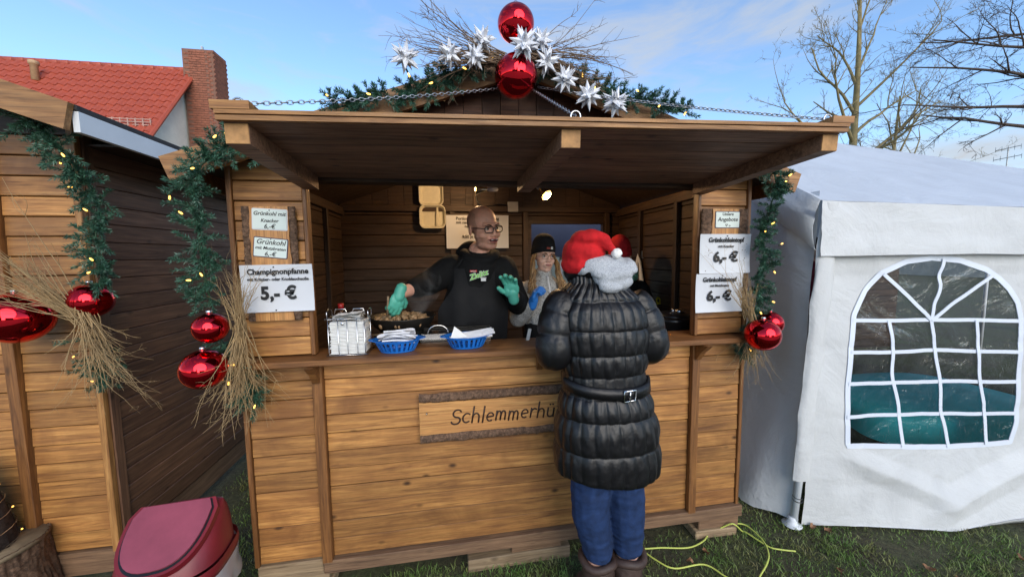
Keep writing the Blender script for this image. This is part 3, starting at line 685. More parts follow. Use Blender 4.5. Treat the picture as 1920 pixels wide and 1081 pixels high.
twigs('twig_bundle', 'thin twig bundle at hut corner beside the tent, reaching across price sheets', [((1.535,-.115,1.28),(-.28,-.05,1),.16,.26,34,.0018,.25,2,0),((1.53,-.115,1.30),(-.42,-.02,1),.16,.46,9,.0012,.5,4,.05),((1.545,-.11,1.22),(.22,-.05,-1),.22,.30,34,.0015,.45,3,0)], twig_m, 23, group=gtw)
twigs('twig_bundle', 'brown birch twigs spreading over the gable towards the red-roofed house', [((.22,-.22,2.43),(-1,-.05,.10),.13,.46,22,.0022,.45,6,.0),((.24,-.22,2.45),(-1,-.05,.30),.13,.50,9,.0022,.5,8,0),((.20,-.2,2.43),(-1,0,.02),.08,.30,18,.0026,.25,3,0)], twig_d, 24, group=gtw)
twigs('twig_bundle', 'brown birch twigs spreading over the gable towards the bare trees', [((.36,-.22,2.46),(1,-.05,-.05),.20,.44,22,.0022,.4,7,.1),((.38,-.22,2.47),(1,-.05,.34),.14,.40,6,.0022,.5,8,.1),((.35,-.2,2.47),(1,-.02,-.36),.10,.36,30,.0026,.3,3,0)], twig_d, 25, group=gtw)

# ---------------------------------------------------------------- paper stars
def star_mesh(R0, r0, seed):
    bm = bmesh.new(); bmesh.ops.create_icosphere(bm, subdivisions=1, radius=r0)
    bmesh.ops.dissolve_limit(bm, angle_limit=.01, verts=bm.verts, edges=bm.edges)
    vs = []; fs = []; 
    R_ = random.Random(seed); ico = []
    ph = (1+5**.5)/2
    for a in (-1,1):
        for b in (-ph,ph): ico += [(0,a,b),(a,b,0),(b,0,a)]
    dod = []
    for a in (-1,1):
        for b in (-1,1):
            for c in (-1,1): dod.append((a,b,c))
            dod += [(0,a/ph,b*ph),(a/ph,b*ph,0),(b*ph,0,a/ph)]
    bm.free()
    for n,(d,ln,w,k) in enumerate([(Vector(q).normalized(),R0,r0*.62,5) for q in ico]+[(Vector(q).normalized(),R0*.86,r0*.5,4) for q in dod]):
        o = d.orthogonal().normalized(); q = d.cross(o); b = len(vs); vs += [tuple(d*r0*.62+(o*cos(2*pi*i/k)+q*sin(2*pi*i/k))*w) for i in range(k)]+[tuple(d*ln)]
        for i in range(k): fs.append((b+i,b+(i+1)%k,b+k))
    m_ = MB(); m_.add(vs, fs); m_.sphere((0,0,0), r0*.9, 12, 8); return m_.mesh('star', star_m)
SM = star_mesh(.062,.023,3)
for k,((x,y,z),lab) in enumerate([((-.155,-.255,2.40),'white paper star hanging alone at the end of the birch twigs'),((.015,-.25,2.425),'white paper star second from the lone one on the twigs'),((.115,-.255,2.42),'white paper star low beside the lower gable bauble on the twig side'),((.145,-.25,2.488),'white paper star high beside the upper gable bauble on the house side'),
    ((.298,-.335,2.44),'white paper star in front of the two gable baubles'),((.385,-.25,2.505),'white paper star high beside the upper gable bauble on the tree side'),((.408,-.255,2.42),'white paper star beside the lower gable bauble on the tree side'),((.486,-.255,2.358),'white paper star third from the lower end of the sloping row'),((.587,-.255,2.298),'white paper star second from the lower end of the sloping row'),((.71,-.25,2.277),'white paper star at the lower end of the sloping row')]):
    put('paper_star', SM, None, T(x,y,z) @ RY(rnd.uniform(0,6)) @ RX(rnd.uniform(0,6)) @ RZ(rnd.uniform(0,6)) @ Matrix.Scale((1.05,.95,.9,.98,1.12,.9,1.02,1.02,1.05,1.1)[k],4), label=lab, cat='star', group='white paper stars')
# ---------------------------------------------------------------- white party tent
def fabric(name, base, trans, rough=.55):
    m = mat(name, base, rough); t,N,L,b = NT(m); v = coords(m, rnd=False)
    n = noise(m, v, 2.4, 6, .6, .8); n2 = noise(m, v, 14, 5, .65, 1.2)
    r_ = ramp(m, n.outputs[0], [(.3,tuple(c*.86 for c in base)),(.6,base)]); L(r_.outputs[0], b.inputs['Base Color'])
    bp1 = bump(m, n2.outputs[0], .22, .02); bump(m, n.outputs[0], .25, .08, bp1)
    tr = N('ShaderNodeBsdfTranslucent'); tr.inputs[0].default_value = (.85,.86,.88,1); mx = N('ShaderNodeMixShader'); mx.inputs[0].default_value = trans
    L(b.outputs[0], mx.inputs[1]); L(tr.outputs[0], mx.inputs[2]); L(mx.outputs[0], t.nodes['Material Output'].inputs[0]); return m
tentm = fabric('tent_sheet', (.66,.67,.67), .10); tentr = fabric('tent_roof_sheet', (.60,.64,.70), .14); bandm = mat('window_band', (.70,.75,.84), .4)
clear = bpy.data.materials.new('clear_film'); clear.use_nodes = True; _t = clear.node_tree; _t.nodes.clear(); _N = _t.nodes.new; _L = _t.links.new
_o = _N('ShaderNodeOutputMaterial'); _tr = _N('ShaderNodeBsdfTransparent'); _tr.inputs[0].default_value = (.86,.88,.90,1); _gl = _N('ShaderNodeBsdfGlossy'); _gl.inputs['Roughness'].default_value = .06
_fr = _N('ShaderNodeFresnel'); _fr.inputs[0].default_value = 1.7; _mx = _N('ShaderNodeMixShader'); _tc = _N('ShaderNodeTexCoord')
_n1 = _N('ShaderNodeTexNoise'); _n1.inputs['Scale'].default_value = 3.2; _n1.inputs['Detail'].default_value = 5; _n1.inputs['Distortion'].default_value = 1.5; _L(_tc.outputs['Object'], _n1.inputs['Vector'])
_n2 = _N('ShaderNodeTexNoise'); _n2.inputs['Scale'].default_value = 11; _n2.inputs['Detail'].default_value = 3; _n2.inputs['Distortion'].default_value = 2.5; _mp = _N('ShaderNodeMapping'); _mp.inputs['Scale'].default_value = (2.2,1,.8); _L(_tc.outputs['Object'], _mp.inputs[0]); _L(_mp.outputs[0], _n2.inputs['Vector'])
_b1 = _N('ShaderNodeBump'); _b1.inputs['Strength'].default_value = 1.0; _b1.inputs['Distance'].default_value = .03; _L(_n1.outputs[0], _b1.inputs['Height'])
_b2 = _N('ShaderNodeBump'); _b2.inputs['Strength'].default_value = .55; _b2.inputs['Distance'].default_value = .008; _L(_n2.outputs[0], _b2.inputs['Height']); _L(_b1.outputs[0], _b2.inputs['Normal'])
_L(_b2.outputs[0], _gl.inputs['Normal']); _L(_b2.outputs[0], _fr.inputs['Normal']); _L(_fr.outputs[0], _mx.inputs[0]); _L(_tr.outputs[0], _mx.inputs[1]); _L(_gl.outputs[0], _mx.inputs[2]); _L(_mx.outputs[0], _o.inputs[0])

TD = Vector((1,-.12,0)).normalized(); TNm = Vector((-.12,-1,0)).normalized(); TO = Vector((2.02,-.03,0)); TB = -TNm     # along, outwards, inwards
TW, TL = 5.2, 3.0
def tp(s, z, out=0): return TO+TD*s+TNm*out+Vector((0,0,z))
TENT = thing('party_tent', 'white party tent with an arched clear window beside the market hut', 'tent', tp(TW/2,0,-1.5))
def bulge(s, z):
    # slack sheet: hem pushed out, folds
    low = max(0,1-z/.5); cr = lambda q: 1-min(abs(q-round(q))*9,1)
    fold = .035*max(0,1-abs((z-.12)-.33*(s-.75))/.10)*smoothstep(.6,.9,s)*(1-smoothstep(1.35,1.6,s))*smoothstep(.5,.35,z)+.03*max(0,1-abs((z-.30)+.42*(s-.55))/.09)*smoothstep(.15,.35,s)*(1-smoothstep(.75,.95,s))+.022*max(0,1-abs((s-1.62)-.12*sin(z*4))/.08)*(1-smoothstep(1.2,1.55,z))
    return fold-.0035*(cr(s/.37+.1)+cr(z/.41+.35))+.10*low**1.5*smoothstep(0,.9,s)+.02*sin(s*3.1+z*2)*(1-smoothstep(1.3,1.6,z))+.012*nz((s*2.2,z*2.2,3),1)+.007*nz((s*7,z*5,8),1)
WIN = [(.668,1.592),(.527,1.573),(.39,1.508),(.303,1.409),(.234,1.273),(.217,1.057),(.208,.868),(.215,.683),(.233,.507),(.41,.498),(.586,.485),(.74,.475),(.888,.464),(1.09,.466),(1.291,.477),(1.316,.60),(1.308,.76),(1.289,.9),(1.265,1.06),(1.247,1.223),(1.210,1.33),(1.153,1.411),(1.085,1.475),(1.011,1.521),(.845,1.575)]
def dens(poly, n):
    P = [Vector((a,b)) for a,b in poly]+[Vector(poly[0])]; Ls = [0]
    for i in range(len(P)-1): Ls.append(Ls[-1]+(P[i+1]-P[i]).length)
    o = []; j = 0
    for k in range(n):
        d = Ls[-1]*k/n
        while Ls[j+1] < d: j += 1
        o.append(P[j].lerp(P[j+1],(d-Ls[j])/(Ls[j+1]-Ls[j])))
    return o
nW = 240; wp = dens(WIN, nW); cW = Vector((.76,1.02)); x0_,x1_,z0_,z1_ = .0,1.9,.015,1.68
def toedge(p):
    d = (p-cW); t = 1e9
    for a,b,c in ((d.x,x0_-cW.x,0),(d.x,x1_-cW.x,0),(d.y,z0_-cW.y,0),(d.y,z1_-cW.y,0)):
        if abs(a) > 1e-9 and b/a > 0: t = min(t,b/a)
    return cW+d*t
op = [toedge(p) for p in wp]
for cx,cz in ((x0_,z0_),(x1_,z0_),(x1_,z1_),(x0_,z1_)):
    k = min(range(nW), key=lambda i: (op[i]-Vector((cx,cz))).length); op[k] = Vector((cx,cz))
nv_ = 44; fr_ = MB()
def FP(i,j):
    q = wp[i].lerp(op[i], j/(nv_-1)); z = q.y
    if j == nv_-1 and z < .05: z = .015+.05*abs(nz((q.x*1.2,0,4),1))+.09*smoothstep(1.2,1.9,q.x)
    return tp(q.x, z, bulge(q.x,q.y))
fr_.grid(FP, nW, nv_, wrapu=True, flip=True)
fr_.grid(lambda i,j: tp(1.9+(TW-1.9)*i/30, .1+1.58*j/16, bulge(1.9+(TW-1.9)*i/30,.1+1.58*j/16)), 31, 17)
fr_.build('front_wall', tentm, TENT, True)
PANE = MB(); 
PANE.add([tp(cW.x,cW.y,bulge(cW.x,cW.y))]+[tp(*(cW.lerp(wp[i],(j+1)/10)),bulge(*(cW.lerp(wp[i],(j+1)/10)))) for j in range(10) for i in range(nW)],
   [(0,1+i,1+(i+1)%nW) for i in range(nW)]+[(1+j*nW+i,1+(j+1)*nW+i,1+(j+1)*nW+(i+1)%nW,1+j*nW+(i+1)%nW) for j in range(9) for i in range(nW)])
PANE = PANE.build('window', clear, TENT, True)
def band(pts, w, out=.004, closed=False):
    # flat welded strip lying on the sheet
    m_ = MB(); P_ = [Vector(p) for p in pts]; n = len(P_); vs = []
    for i,p in enumerate(P_):
        t_ = (P_[(i+1)%n]-P_[i-1]) if closed else (P_[min(i+1,n-1)]-P_[max(i-1,0)]); t_.normalize(); o = Vector((-t_.y,t_.x))
        for s_ in (-1,1):
            q = p+o*w/2*s_; vs.append(tp(q.x,q.y,bulge(p.x,p.y)+out))
    fs = [(2*i,2*i+1,2*((i+1)%n)+1,2*((i+1)%n)) for i in range(n if closed else n-1)]
    vs2 = [v-TNm*.003 for v in vs]; m_.add(vs,fs); m_.add(vs2,[f[::-1] for f in fs]); return m_
def seg(a, b, n=20, wob=.012, k=0): 
    a,b = Vector(a),Vector(b); return [a.lerp(b,i/n)+Vector((0,wob*sin(i/n*pi)*nz((a.x*9+i*.12,k,a.y),1))) if abs(a.x-b.x) > abs(a.y-b.y) else a.lerp(b,i/n)+Vector((wob*2.5*sin(i/n*pi)*nz((a.x*9,i*.15+k,a.y),1),0)) for i in range(n+1)]
band(wp, .03, .005, True).build('window_welt', bandm, PANE)
for k,(a,b) in enumerate([((.226,1.243),(1.247,1.22)),((.217,1.06),(1.268,1.035)),((.211,.878),(1.289,.852)),((.211,.683),(1.312,.655))]): band(seg(a,b,24,.012,k), .021, .0062+.0006*k).build('glazing_bar', bandm, PANE)
for k,(a,b) in enumerate([((.453,1.238),(.58,.485)),((.713,1.233),(.888,.464)),((.99,1.228),(1.129,.472)),((.713,1.233),(.403,1.502)),((.713,1.233),(.741,1.585)),((.713,1.233),(1.041,1.484))]): band(seg(a,b,24,.012,k+9), .020, .0092+.0005*k).build('glazing_bar', bandm, PANE)
# valance and roof
va = MB(); 
def vz(s): return 1.61+.006*nz((s*3,1,2),1), 1.91-.038*s
va.grid(lambda i,j: tp(-.02+(TW+.04)*i/60, vz(TW*i/60)[0]*(1-j/10)+vz(TW*i/60)[1]*j/10, .045-.012*(j/10)+.007*nz((i*.5,j*.35,2),1)+.004*nz((i*1.3,j*.9,5),1)), 61, 11)
va.grid(lambda i,j: tp(-.02+(TW+.04)*i/60, vz(TW*i/60)[0]-.001, .045-.03*j), 61, 2)
va.build('valance', tentm, TENT, True)
ridge0, ridge1 = Vector((2.06,1.47,2.87)), Vector((6.6,.95,2.30))
ro = MB()
def RP(i,j):
    u,v = i/40, j/20; e = tp(-.03+(TW+.05)*u, 1.91-.038*TW*u+.002, .033); r_ = ridge0.lerp(ridge1,u); p = e.lerp(r_,v)
    return p+Vector((0,0,-.05*sin(pi*v)*(.4+.6*sin(pi*u))+.05*(1-v)*v*4*.3+.006*nz((u*14,v*5,1),1)))
ro.grid(RP, 41, 21)
def RP2(i,j):
    u,v = i/20, j/12; e = tp(-.03+(TW+.05)*u, 1.9-.038*TW*u, -3.0); return e.lerp(ridge0.lerp(ridge1,u),v)
ro.grid(RP2, 21, 13, flip=True); ro.build('roof', tentr, TENT, True)
# curled gable edge of the roof sheet and the side wall
sdw = MB()
def SP(i,j):
    u,v = i/40, j/30; z = 1.95*v+.02; back = 3.0*u; low = max(0,1-z/.9)
    x = -.01-.20*low**1.3*smoothstep(0,.07,u)*(1-.3*u)-.05*abs(nz((u*11,v*2,7),1))*(1-.6*v)+.03*nz((u*18,v*1.6,2),1)+.012*nz((u*40,v*5,9),1)
    p = tp(x, z+.03*low*nz((u*20,0,3),1), -.012-back); return p
sdw.grid(SP, 41, 31, flip=True); sdw.build('side_wall', tentm, TENT, True)
gb = MB(); 
def GP(i,j):
    u,v = i/24, j/10; top = RP(0,int(u*20)); 
    return top+TNm*.0+TD*(-.035*sin(v*pi*.9)+.0)+Vector((0,0,-.27*v*(1-.35*u)+.012*nz((u*9,v*4,3),1)))+TD*.008*nz((u*12,v*6,1),1)
gb.grid(GP, 25, 11); gb.build('gable_valance', tentm, TENT, True)
MB().add([tp(0,1.6,-.02),tp(0,1.6,-2.98),tp(0,1.92,-2.98),ridge0+TD*.05,tp(0,1.92,-.02)],[(0,1,2,3,4)]).build('gable_wall', tentm, TENT)
po = MB(); po.tube([Vector((1.976,-.016,.0)),Vector((2.005,-.03,.5)),Vector((2.075,-.045,1.75))],.019,12); po.build('pole', white_paint, TENT, True)
MB().lathe([(.05,0),(.052,.004),(.03,.008),(.024,.03),(.02,.05)],16).build('pole_foot', white_paint, TENT, True, m=T(1.972,-.014,.012))
sl_ = MB(); sl_.grid(lambda i,j: Vector((2.005+.065*(j/20)**1.2+.06*cos(pi+pi*1.1*i/10)*(1+.3*nz((i*.4,j*.5,1),1)), -.028-.02*j/20-.024*sin(pi*1.1*i/10), .30+1.60*j/20)), 11, 21); sl_.build('corner_sleeve', tentm, TENT, True)
for z in (.17,.19): 
    q = MB(); q.tube([(1.99+.023*cos(a),-.024+.023*sin(a),z+.003*sin(a)) for a in [2*pi*k/12 for k in range(12)]],.0025,5,close=True); q.build('tie', blackp, TENT)
for s,b in ((0,-3),(TW,0),(TW,-3)): 
    a = tp(s,0,b+.03 if b else -.02); MB().tube([a,a+Vector((0,0,1.9))],.019,10).build('pole', white_paint, TENT, True)
# table with a turquoise cloth inside
teal = plain('turquoise_cloth', (.03,.52,.56), .6, .12, 5)
TB_ = thing('table', 'low table inside the tent under a turquoise cloth', 'table', (3.55,.6,0)); MB().box((3.07,.22,.46),(4.23,.90,.49)).build('tabletop', inner, TB_)
for x,y in ((3.12,.27),(4.18,.27),(3.12,.85),(4.18,.85)): MB().box((x-.02,y-.02,0),(x+.02,y+.02,.46)).build('leg', darkmetal, TB_)
cl = MB(); nc = 72
def CLP(i,j):
    a = 2*pi*i/nc; ca,sa = cos(a),sin(a); k = (abs(ca)**3.5+abs(sa)**3.5)**(-1/3.5); rx,ry = .72,.46
    if j <= 3: f = j/3; return Vector((3.65+rx*k*ca*f, .56+ry*k*sa*f, .4935-.004*f**4))
    d = (j-3)/5; fl = 1+.035*d*(1+sin(a*9)); drop = .25*d*(1.0-.38*abs(ca)**2)
    return Vector((3.65+rx*k*ca*fl, .56+ry*k*sa*fl, .4895-drop))
cl.grid(CLP, nc, 9, wrapu=True); cl.build('tablecloth', teal, None, True, label='turquoise cloth draped over the low table in the tent', cat='tablecloth')
BK = thing('market_hut', 'dark brown hut standing behind the open back of the tent', 'hut', (4.6,4.0,0))
bkw = MB().box((2.5,3.35,0),(7.5,5.0,1.95)).build('wall', darkgap, BK)
for k in range(18): plank(bkw, (5.0,3.335,.1+k*.105), 5.0, .1, .02, inner, 'x')
MB().add([(2.3,3.15,1.92),(7.7,3.15,1.92),(7.7,4.2,2.3),(2.3,4.2,2.3),(2.3,5.2,1.92),(7.7,5.2,1.92)],[(0,1,2,3),(3,2,5,4),(0,3,4),(1,5,2),(0,4,5,1)]).build('roof', felt, BK)
crate_m = plain('yellow_crate', (.45,.28,.03), .5)
CRT = thing('crate', 'yellow plastic crate on the ground behind the turquoise table', 'crate', (3.2,2.2,0)); k_ = MB()
for a,b in (((2.9,1.95,0),(3.5,2.4,.03)),((2.9,1.95,.03),(2.93,2.4,.35)),((3.47,1.95,.03),(3.5,2.4,.35)),((2.93,1.95,.03),(3.47,1.98,.12)),((2.93,1.95,.2),(3.47,1.98,.35)),((2.93,2.37,.03),(3.47,2.4,.35))): k_.box(a,b)
k_.build('shell', crate_m, CRT)

# ---------------------------------------------------------------- blue gazebo seen through the back window
navy = plain('navy_canvas', (.035,.05,.105), .7, .2, 3)
GZ = thing('gazebo', 'navy canvas gazebo behind the hut seen through its back window', 'gazebo', (2.1,4.2,0))
MB().add([(.2,2.5,2.02),(2.9,2.5,1.98),(2.9,5,1.98),(.2,5,2.02),(1.2,3.7,2.75),(.2,2.5,1.62),(2.9,2.5,1.60),(2.9,5,1.60),(.2,5,1.62)],[(0,1,4),(1,2,4),(2,3,4),(3,0,4),(0,5,6,1),(1,6,7,2),(2,7,8,3),(3,8,5,0)]).build('canopy', navy, GZ)
for x,y in ((1.32,2.56),(2.85,2.56),(.25,4.95),(2.85,4.95)): MB().tube([(x,y,0),(x,y,1.72)],.02,8).build('pole', white_paint, GZ, True)

# ---------------------------------------------------------------- things on the counter
CZ = 1.1865
NH = thing('napkin_holder', 'chrome wire holder packed with white napkins on the counter', 'napkin holder', (-.475,-.01,CZ))
nx0,nx1,ny0,ny1 = -.555,-.40,-.045,.085
for s in range(2):
    zz = CZ+.008+s*.075
    for k in range(12):
        j = .004; dz = .0062
        MB().bar(nx1-nx0-rnd.uniform(0,2*j), .0052, ny1-ny0-.012-rnd.uniform(0,2*j), .002).build('napkin', napkin, NH, m=T((nx0+nx1)/2+rnd.uniform(-j,j),(ny0+ny1)/2+rnd.uniform(-j,j)*.5,zz+k*dz) @ RY(rnd.uniform(-.008,.008)))
for k in range(4):
    c = MB(); c.grid(lambda i,j: Vector((-.54+.12*i/8, -.03+.09*j/6, CZ+.158+.006*k+.02*abs(nz((i*.3+k,j*.4,k),1))+.012*(i/8)*(k%2))),9,7); c.grid(lambda i,j: Vector((-.54+.12*i/8, -.03+.09*j/6, CZ+.1565+.006*k+.02*abs(nz((i*.3+k,j*.4,k),1))+.012*(i/8)*(k%2))),9,7,flip=True); c.build('napkin', napkin, NH, True)
w_ = MB()
for x in (-.553,-.511,-.472,-.43,-.398): w_.tube([(x,.085,CZ+.004),(x,-.052,CZ+.004),(x,-.054,CZ+.02),(x,-.053,CZ+.17)],.0018,6)
for z in (.004,.17): w_.tube([(-.565,-.053,CZ+z),(-.388,-.053,CZ+z),(-.386,.088,CZ+z),(-.567,.088,CZ+z)],.0022,6,close=True)
for x in (-.566,-.387): w_.tube([(x,-.02,CZ+.17),(x,-.02,CZ+.198),(x,.0,CZ+.207),(x,.035,CZ+.207),(x,.055,CZ+.198),(x,.055,CZ+.17)],.0025,6); w_.tube([(x,.02,CZ+.004),(x,.02,CZ+.17)],.002,6)
for x in (-.52,-.44): w_.tube([(x-.03,.03,CZ+.175),(x-.022,.03,CZ+.205),(x+.022,.03,CZ+.205),(x+.03,.03,CZ+.175)],.0025,6)
w_.build('wire_frame', chrome, NH, True); MB().sphere((-.49,-.058,CZ+.15),(.008,.004,.008),12,8).build('knob', chrome, NH, True)
MB().lathe([(.0001,.012),(.011,.0),(.012,-.012)],8) 
def basket(cx, cy, label, rz, content):
    P = thing('basket', label, 'basket', (cx,cy,CZ), rz, group='blue plastic baskets on the counter'); M = T(cx,cy,CZ) @ RZ(rz)
    m_ = MB(); nu, rows = 96, [(.0,.002,.0),(.062,.0005,.055),(.066,.003,.058),(.094,.046,.066+.018)]
    a0,b0,a1,b1,H = .078,.055,.108,.078,.058
    def ring(f,z,th=0): return [Vector(((a0+(a1-a0)*f-th)*cos(2*pi*i/nu),(b0+(b1-b0)*f-th)*sin(2*pi*i/nu),z)) for i in range(nu)]
    # slatted wall: solid bands above and below, oval holes between
    lv = [0,.14,.25,.4,.55,.7,.80,1.0]
    th = .0025
    R1 = [ring(f,f*H+.001) for f in lv]; R2 = [ring(f,f*H+.001,th) for f in lv]
    m_.add([p for r in R1 for p in r]+[p for r in R2 for p in r],[])
    n2 = nu*len(lv); per = 4
    hole = {1:(1,2),2:(0,1,2,3)[0:3],3:(0,1,2),4:(0,1,2),5:(1,2)}
    ft = {1:.5,2:.8,3:.9,4:.8,5:.5}
    for j in range(len(lv)-1):
        for i in range(nu):
            k = (i+1)%nu
            if 1 <= j <= 5 and (i%4) in (1,2) : continue
            m_.f += [(j*nu+i,j*nu+k,(j+1)*nu+k,(j+1)*nu+i),(n2+j*nu+i,n2+(j+1)*nu+i,n2+(j+1)*nu+k,n2+j*nu+k)]; m_.mi += [0,0]
            for (e,ee) in ((i,-1),(k,1)):
                nb_ = (i+ee)%nu
                if 1 <= j <= 5 and (nb_%4) in (1,2): q = (j*nu+e,(j+1)*nu+e,n2+(j+1)*nu+e,n2+j*nu+e); m_.f.append(q); m_.mi.append(0)
    m_.grid(lambda i,j: Vector(((a0-.0)*(j/3)*cos(2*pi*i/nu),b0*(j/3)*sin(2*pi*i/nu),.0015)), nu, 4, wrapu=True)
    body = m_.build('shell', blue_pl, P, True, m=M)
    rm = MB(); 
    rm.grid(lambda i,j: [Vector((a1*cos(2*pi*i/nu),b1*sin(2*pi*i/nu),H)),Vector(((a1+.010+.014*abs(cos(2*pi*i/nu))**12)*cos(2*pi*i/nu),(b1+.008)*sin(2*pi*i/nu),H+.003)),Vector(((a1+.010+.014*abs(cos(2*pi*i/nu))**12)*cos(2*pi*i/nu),(b1+.008)*sin(2*pi*i/nu),H)),Vector((a1*cos(2*pi*i/nu),b1*sin(2*pi*i/nu),H-.003))][j], nu, 4, wrapu=True); rm.build('rim', blue_pl, P, True, m=M)
    content(M)
    return P
def spoons(M):
    me = MB(); me.grid(lambda i,j: Vector(((-.075+.15*i/16), (.006+.013*smoothstep(9,15,i)*(1-.9*smoothstep(14.5,16,i)))*(j/4-.5)*2, .004*((j/4-.5)*2)**2+.006*sin(i/16*pi))),17,5); me.grid(lambda i,j: Vector(((-.075+.15*i/16), (.006+.013*smoothstep(9,15,i)*(1-.9*smoothstep(14.5,16,i)))*(j/4-.5)*2, -.0015+.004*((j/4-.5)*2)**2+.006*sin(i/16*pi))),17,5,flip=True); me = me.mesh('spoon', star_m, True)
    for k in range(18):
        put('spoon', me, None, M @ T(rnd.uniform(-.02,.02),rnd.uniform(-.04,.045),.044+.0022*k) @ RZ(rnd.choice((0,pi))+rnd.uniform(-.35,.35)) @ RX(rnd.uniform(-.4,.4)) @ RY(rnd.uniform(-.15,.15)), label='white disposable spoon lying in the blue basket beside the napkin holder', cat='spoon', group='white spoons in the basket')
def forks(M):
    me = MB().bar(.145,.0022,.013,.0008); 
    for q in (-.0048,0,.0048): me.bar(.04,.002,.003,.0006, m=T(.09,q,0))
    me = me.mesh('fork', star_m)
    for k in range(20):
        put('fork', me, None, M @ T(.012+rnd.uniform(-.01,.015),-.03+.0042*k,.050+.0018*min(k,20-k)) @ RZ(rnd.uniform(-.2,.2)) @ RX(.5) @ RY(-.14+rnd.uniform(-.05,.05)), label='white wooden fork fanned out in the blue basket by the cook', cat='fork', group='white forks in the basket')
    c = MB(); c.add([(-.085,-.03,.05),(.0,-.035,.055),(-.01,.04,.06),(-.06,.0,.105)],[(0,1,3),(1,2,3),(2,0,3),(0,2,1)])
    c.build('napkin', napkin, None, m=M, label='folded white napkin standing in the blue basket by the cook', cat='napkin')
basket(-.262,.0,'blue plastic basket of white spoons beside the napkin holder',.06,spoons); basket(.067,.01,'blue plastic basket of white forks in front of the cook',.1,forks)
# stainless hot plate with lid
LD = thing('chafing_dish', 'stainless steel warming dish with a handled lid behind the blue baskets', 'warming dish', (.0,.27,1.10))
MB().box((-.17,.17,1.10),(.20,.405,1.195)).build('pan', steel, LD)
l_ = MB(); l_.add([(-.18,.165,1.197),(.21,.165,1.197),(.21,.41,1.197),(-.18,.41,1.197),(-.165,.18,1.222),(.195,.18,1.222),(.195,.395,1.228),(-.165,.395,1.228)],[(0,1,5,4),(1,2,6,5),(2,3,7,6),(3,0,4,7),(4,5,6,7),(3,2,1,0)]); l_.build('lid', steel, LD)
h_ = MB(); h_.tube(bez([(-.135,.2,1.224),(-.125,.2,1.245),(-.10,.2,1.262),(-.06,.2,1.262),(-.035,.2,1.245),(-.025,.2,1.224)],18),.0042,8); h_.build('handle', steel, LD, True)
MB().box((-.18,.30,1.229),(.21,.405,1.232)).build('lid_rim', darkmetal, LD)
# big frying pan with mushrooms on its stand
PN = thing('frying_pan', 'large black frying pan of mushrooms beside the cook', 'frying pan', (-.29,.36,1.10))
m_ = MB(); m_.lathe([(.0001,1.236),(.125,1.238),(.15,1.255),(.178,1.300),(.183,1.302),(.183,1.297),(.155,1.247),(.13,1.228),(.0001,1.226)],48); m_.v = [(x-.28,y+.36,z) for x,y,z in m_.v]; m_.build('bowl', darkmetal, PN, True)
m_ = MB(); m_.lathe([(.135,1.10),(.14,1.12),(.125,1.226)],24); m_.v = [(x-.28,y+.36,z) for x,y,z in m_.v]; m_.build('burner', darkmetal, PN, True)
m_ = MB(); m_.tube([(-.45,.33,1.285),(-.53,.24,1.26),(-.56,.21,1.255)],.009,8); m_.build('handle', darkmetal, PN, True)
mush = plain('fried_mushroom', (.36,.22,.11), .45, .5, 30); mm = MB().lathe([(.0001,-.008),(.006,-.008),(.006,.0),(.015,.002),(.016,.007),(.011,.013),(.0001,.016)],10).mesh('mushroom', mush, True)
for k in range(110):
    a = rnd.uniform(0,2*pi); r_ = .158*sqrt(rnd.random()); z = 1.262+.034*(1-(r_/.16)**2)+rnd.uniform(0,.012)
    put('mushroom', mm, None, T(-.28+r_*cos(a),.36+r_*sin(a),z) @ RX(rnd.uniform(-2,2)) @ RY(rnd.uniform(-2,2)) @ Matrix.Scale(rnd.uniform(.8,1.3),4), label='browned mushroom frying in the large black pan', cat='mushroom', group='mushrooms in the pan')
sp_ = MB(); sp_.tube([(-.355,.30,1.30),(-.348,.285,1.37),(-.342,.275,1.42)],.006,8); sp_.box((-.385,.30,1.262),(-.335,.306,1.31)); sp_.build('spatula', palew, None, True, label='wooden spatula held in the pan by the cook', cat='spatula')
for k,(y,z) in enumerate(((.20,1.225),(.22,1.175))):
    s_ = MB(); s_.tube([(-.42,y,z),(-.24,y+.07,z+.012)],.0042,8); s_.build('tongs', palew, None, True, label=('upper pale wooden tong arm lying between napkin holder and warming dish','lower pale wooden tong arm lying between napkin holder and warming dish')[k], cat='tongs')
MB().box((-.60,.19,1.10),(-.42,.26,1.222)).build('cutting_board', honey2, None, label='small brown box between the napkin holder and the pan', cat='box')
bt = MB(); bt.lathe([(.0001,1.10),(.026,1.10),(.027,1.30),(.022,1.335),(.012,1.352),(.012,1.375)],14); bt.v = [(x-.565,y+.2,z) for x,y,z in bt.v]
BTL = thing('bottle', 'dark sauce bottle with a red cap behind the napkins', 'bottle', (-.565,.2,1.10)); bt.build('body', mat('brown_glass',(.05,.02,.01),.1), BTL, True)
bt = MB(); bt.lathe([(.014,1.37),(.015,1.398),(.0001,1.40)],14); bt.v = [(x-.565,y+.2,z) for x,y,z in bt.v]; bt.build('cap', mat('red_cap',(.30,.012,.012),.4), BTL, True)
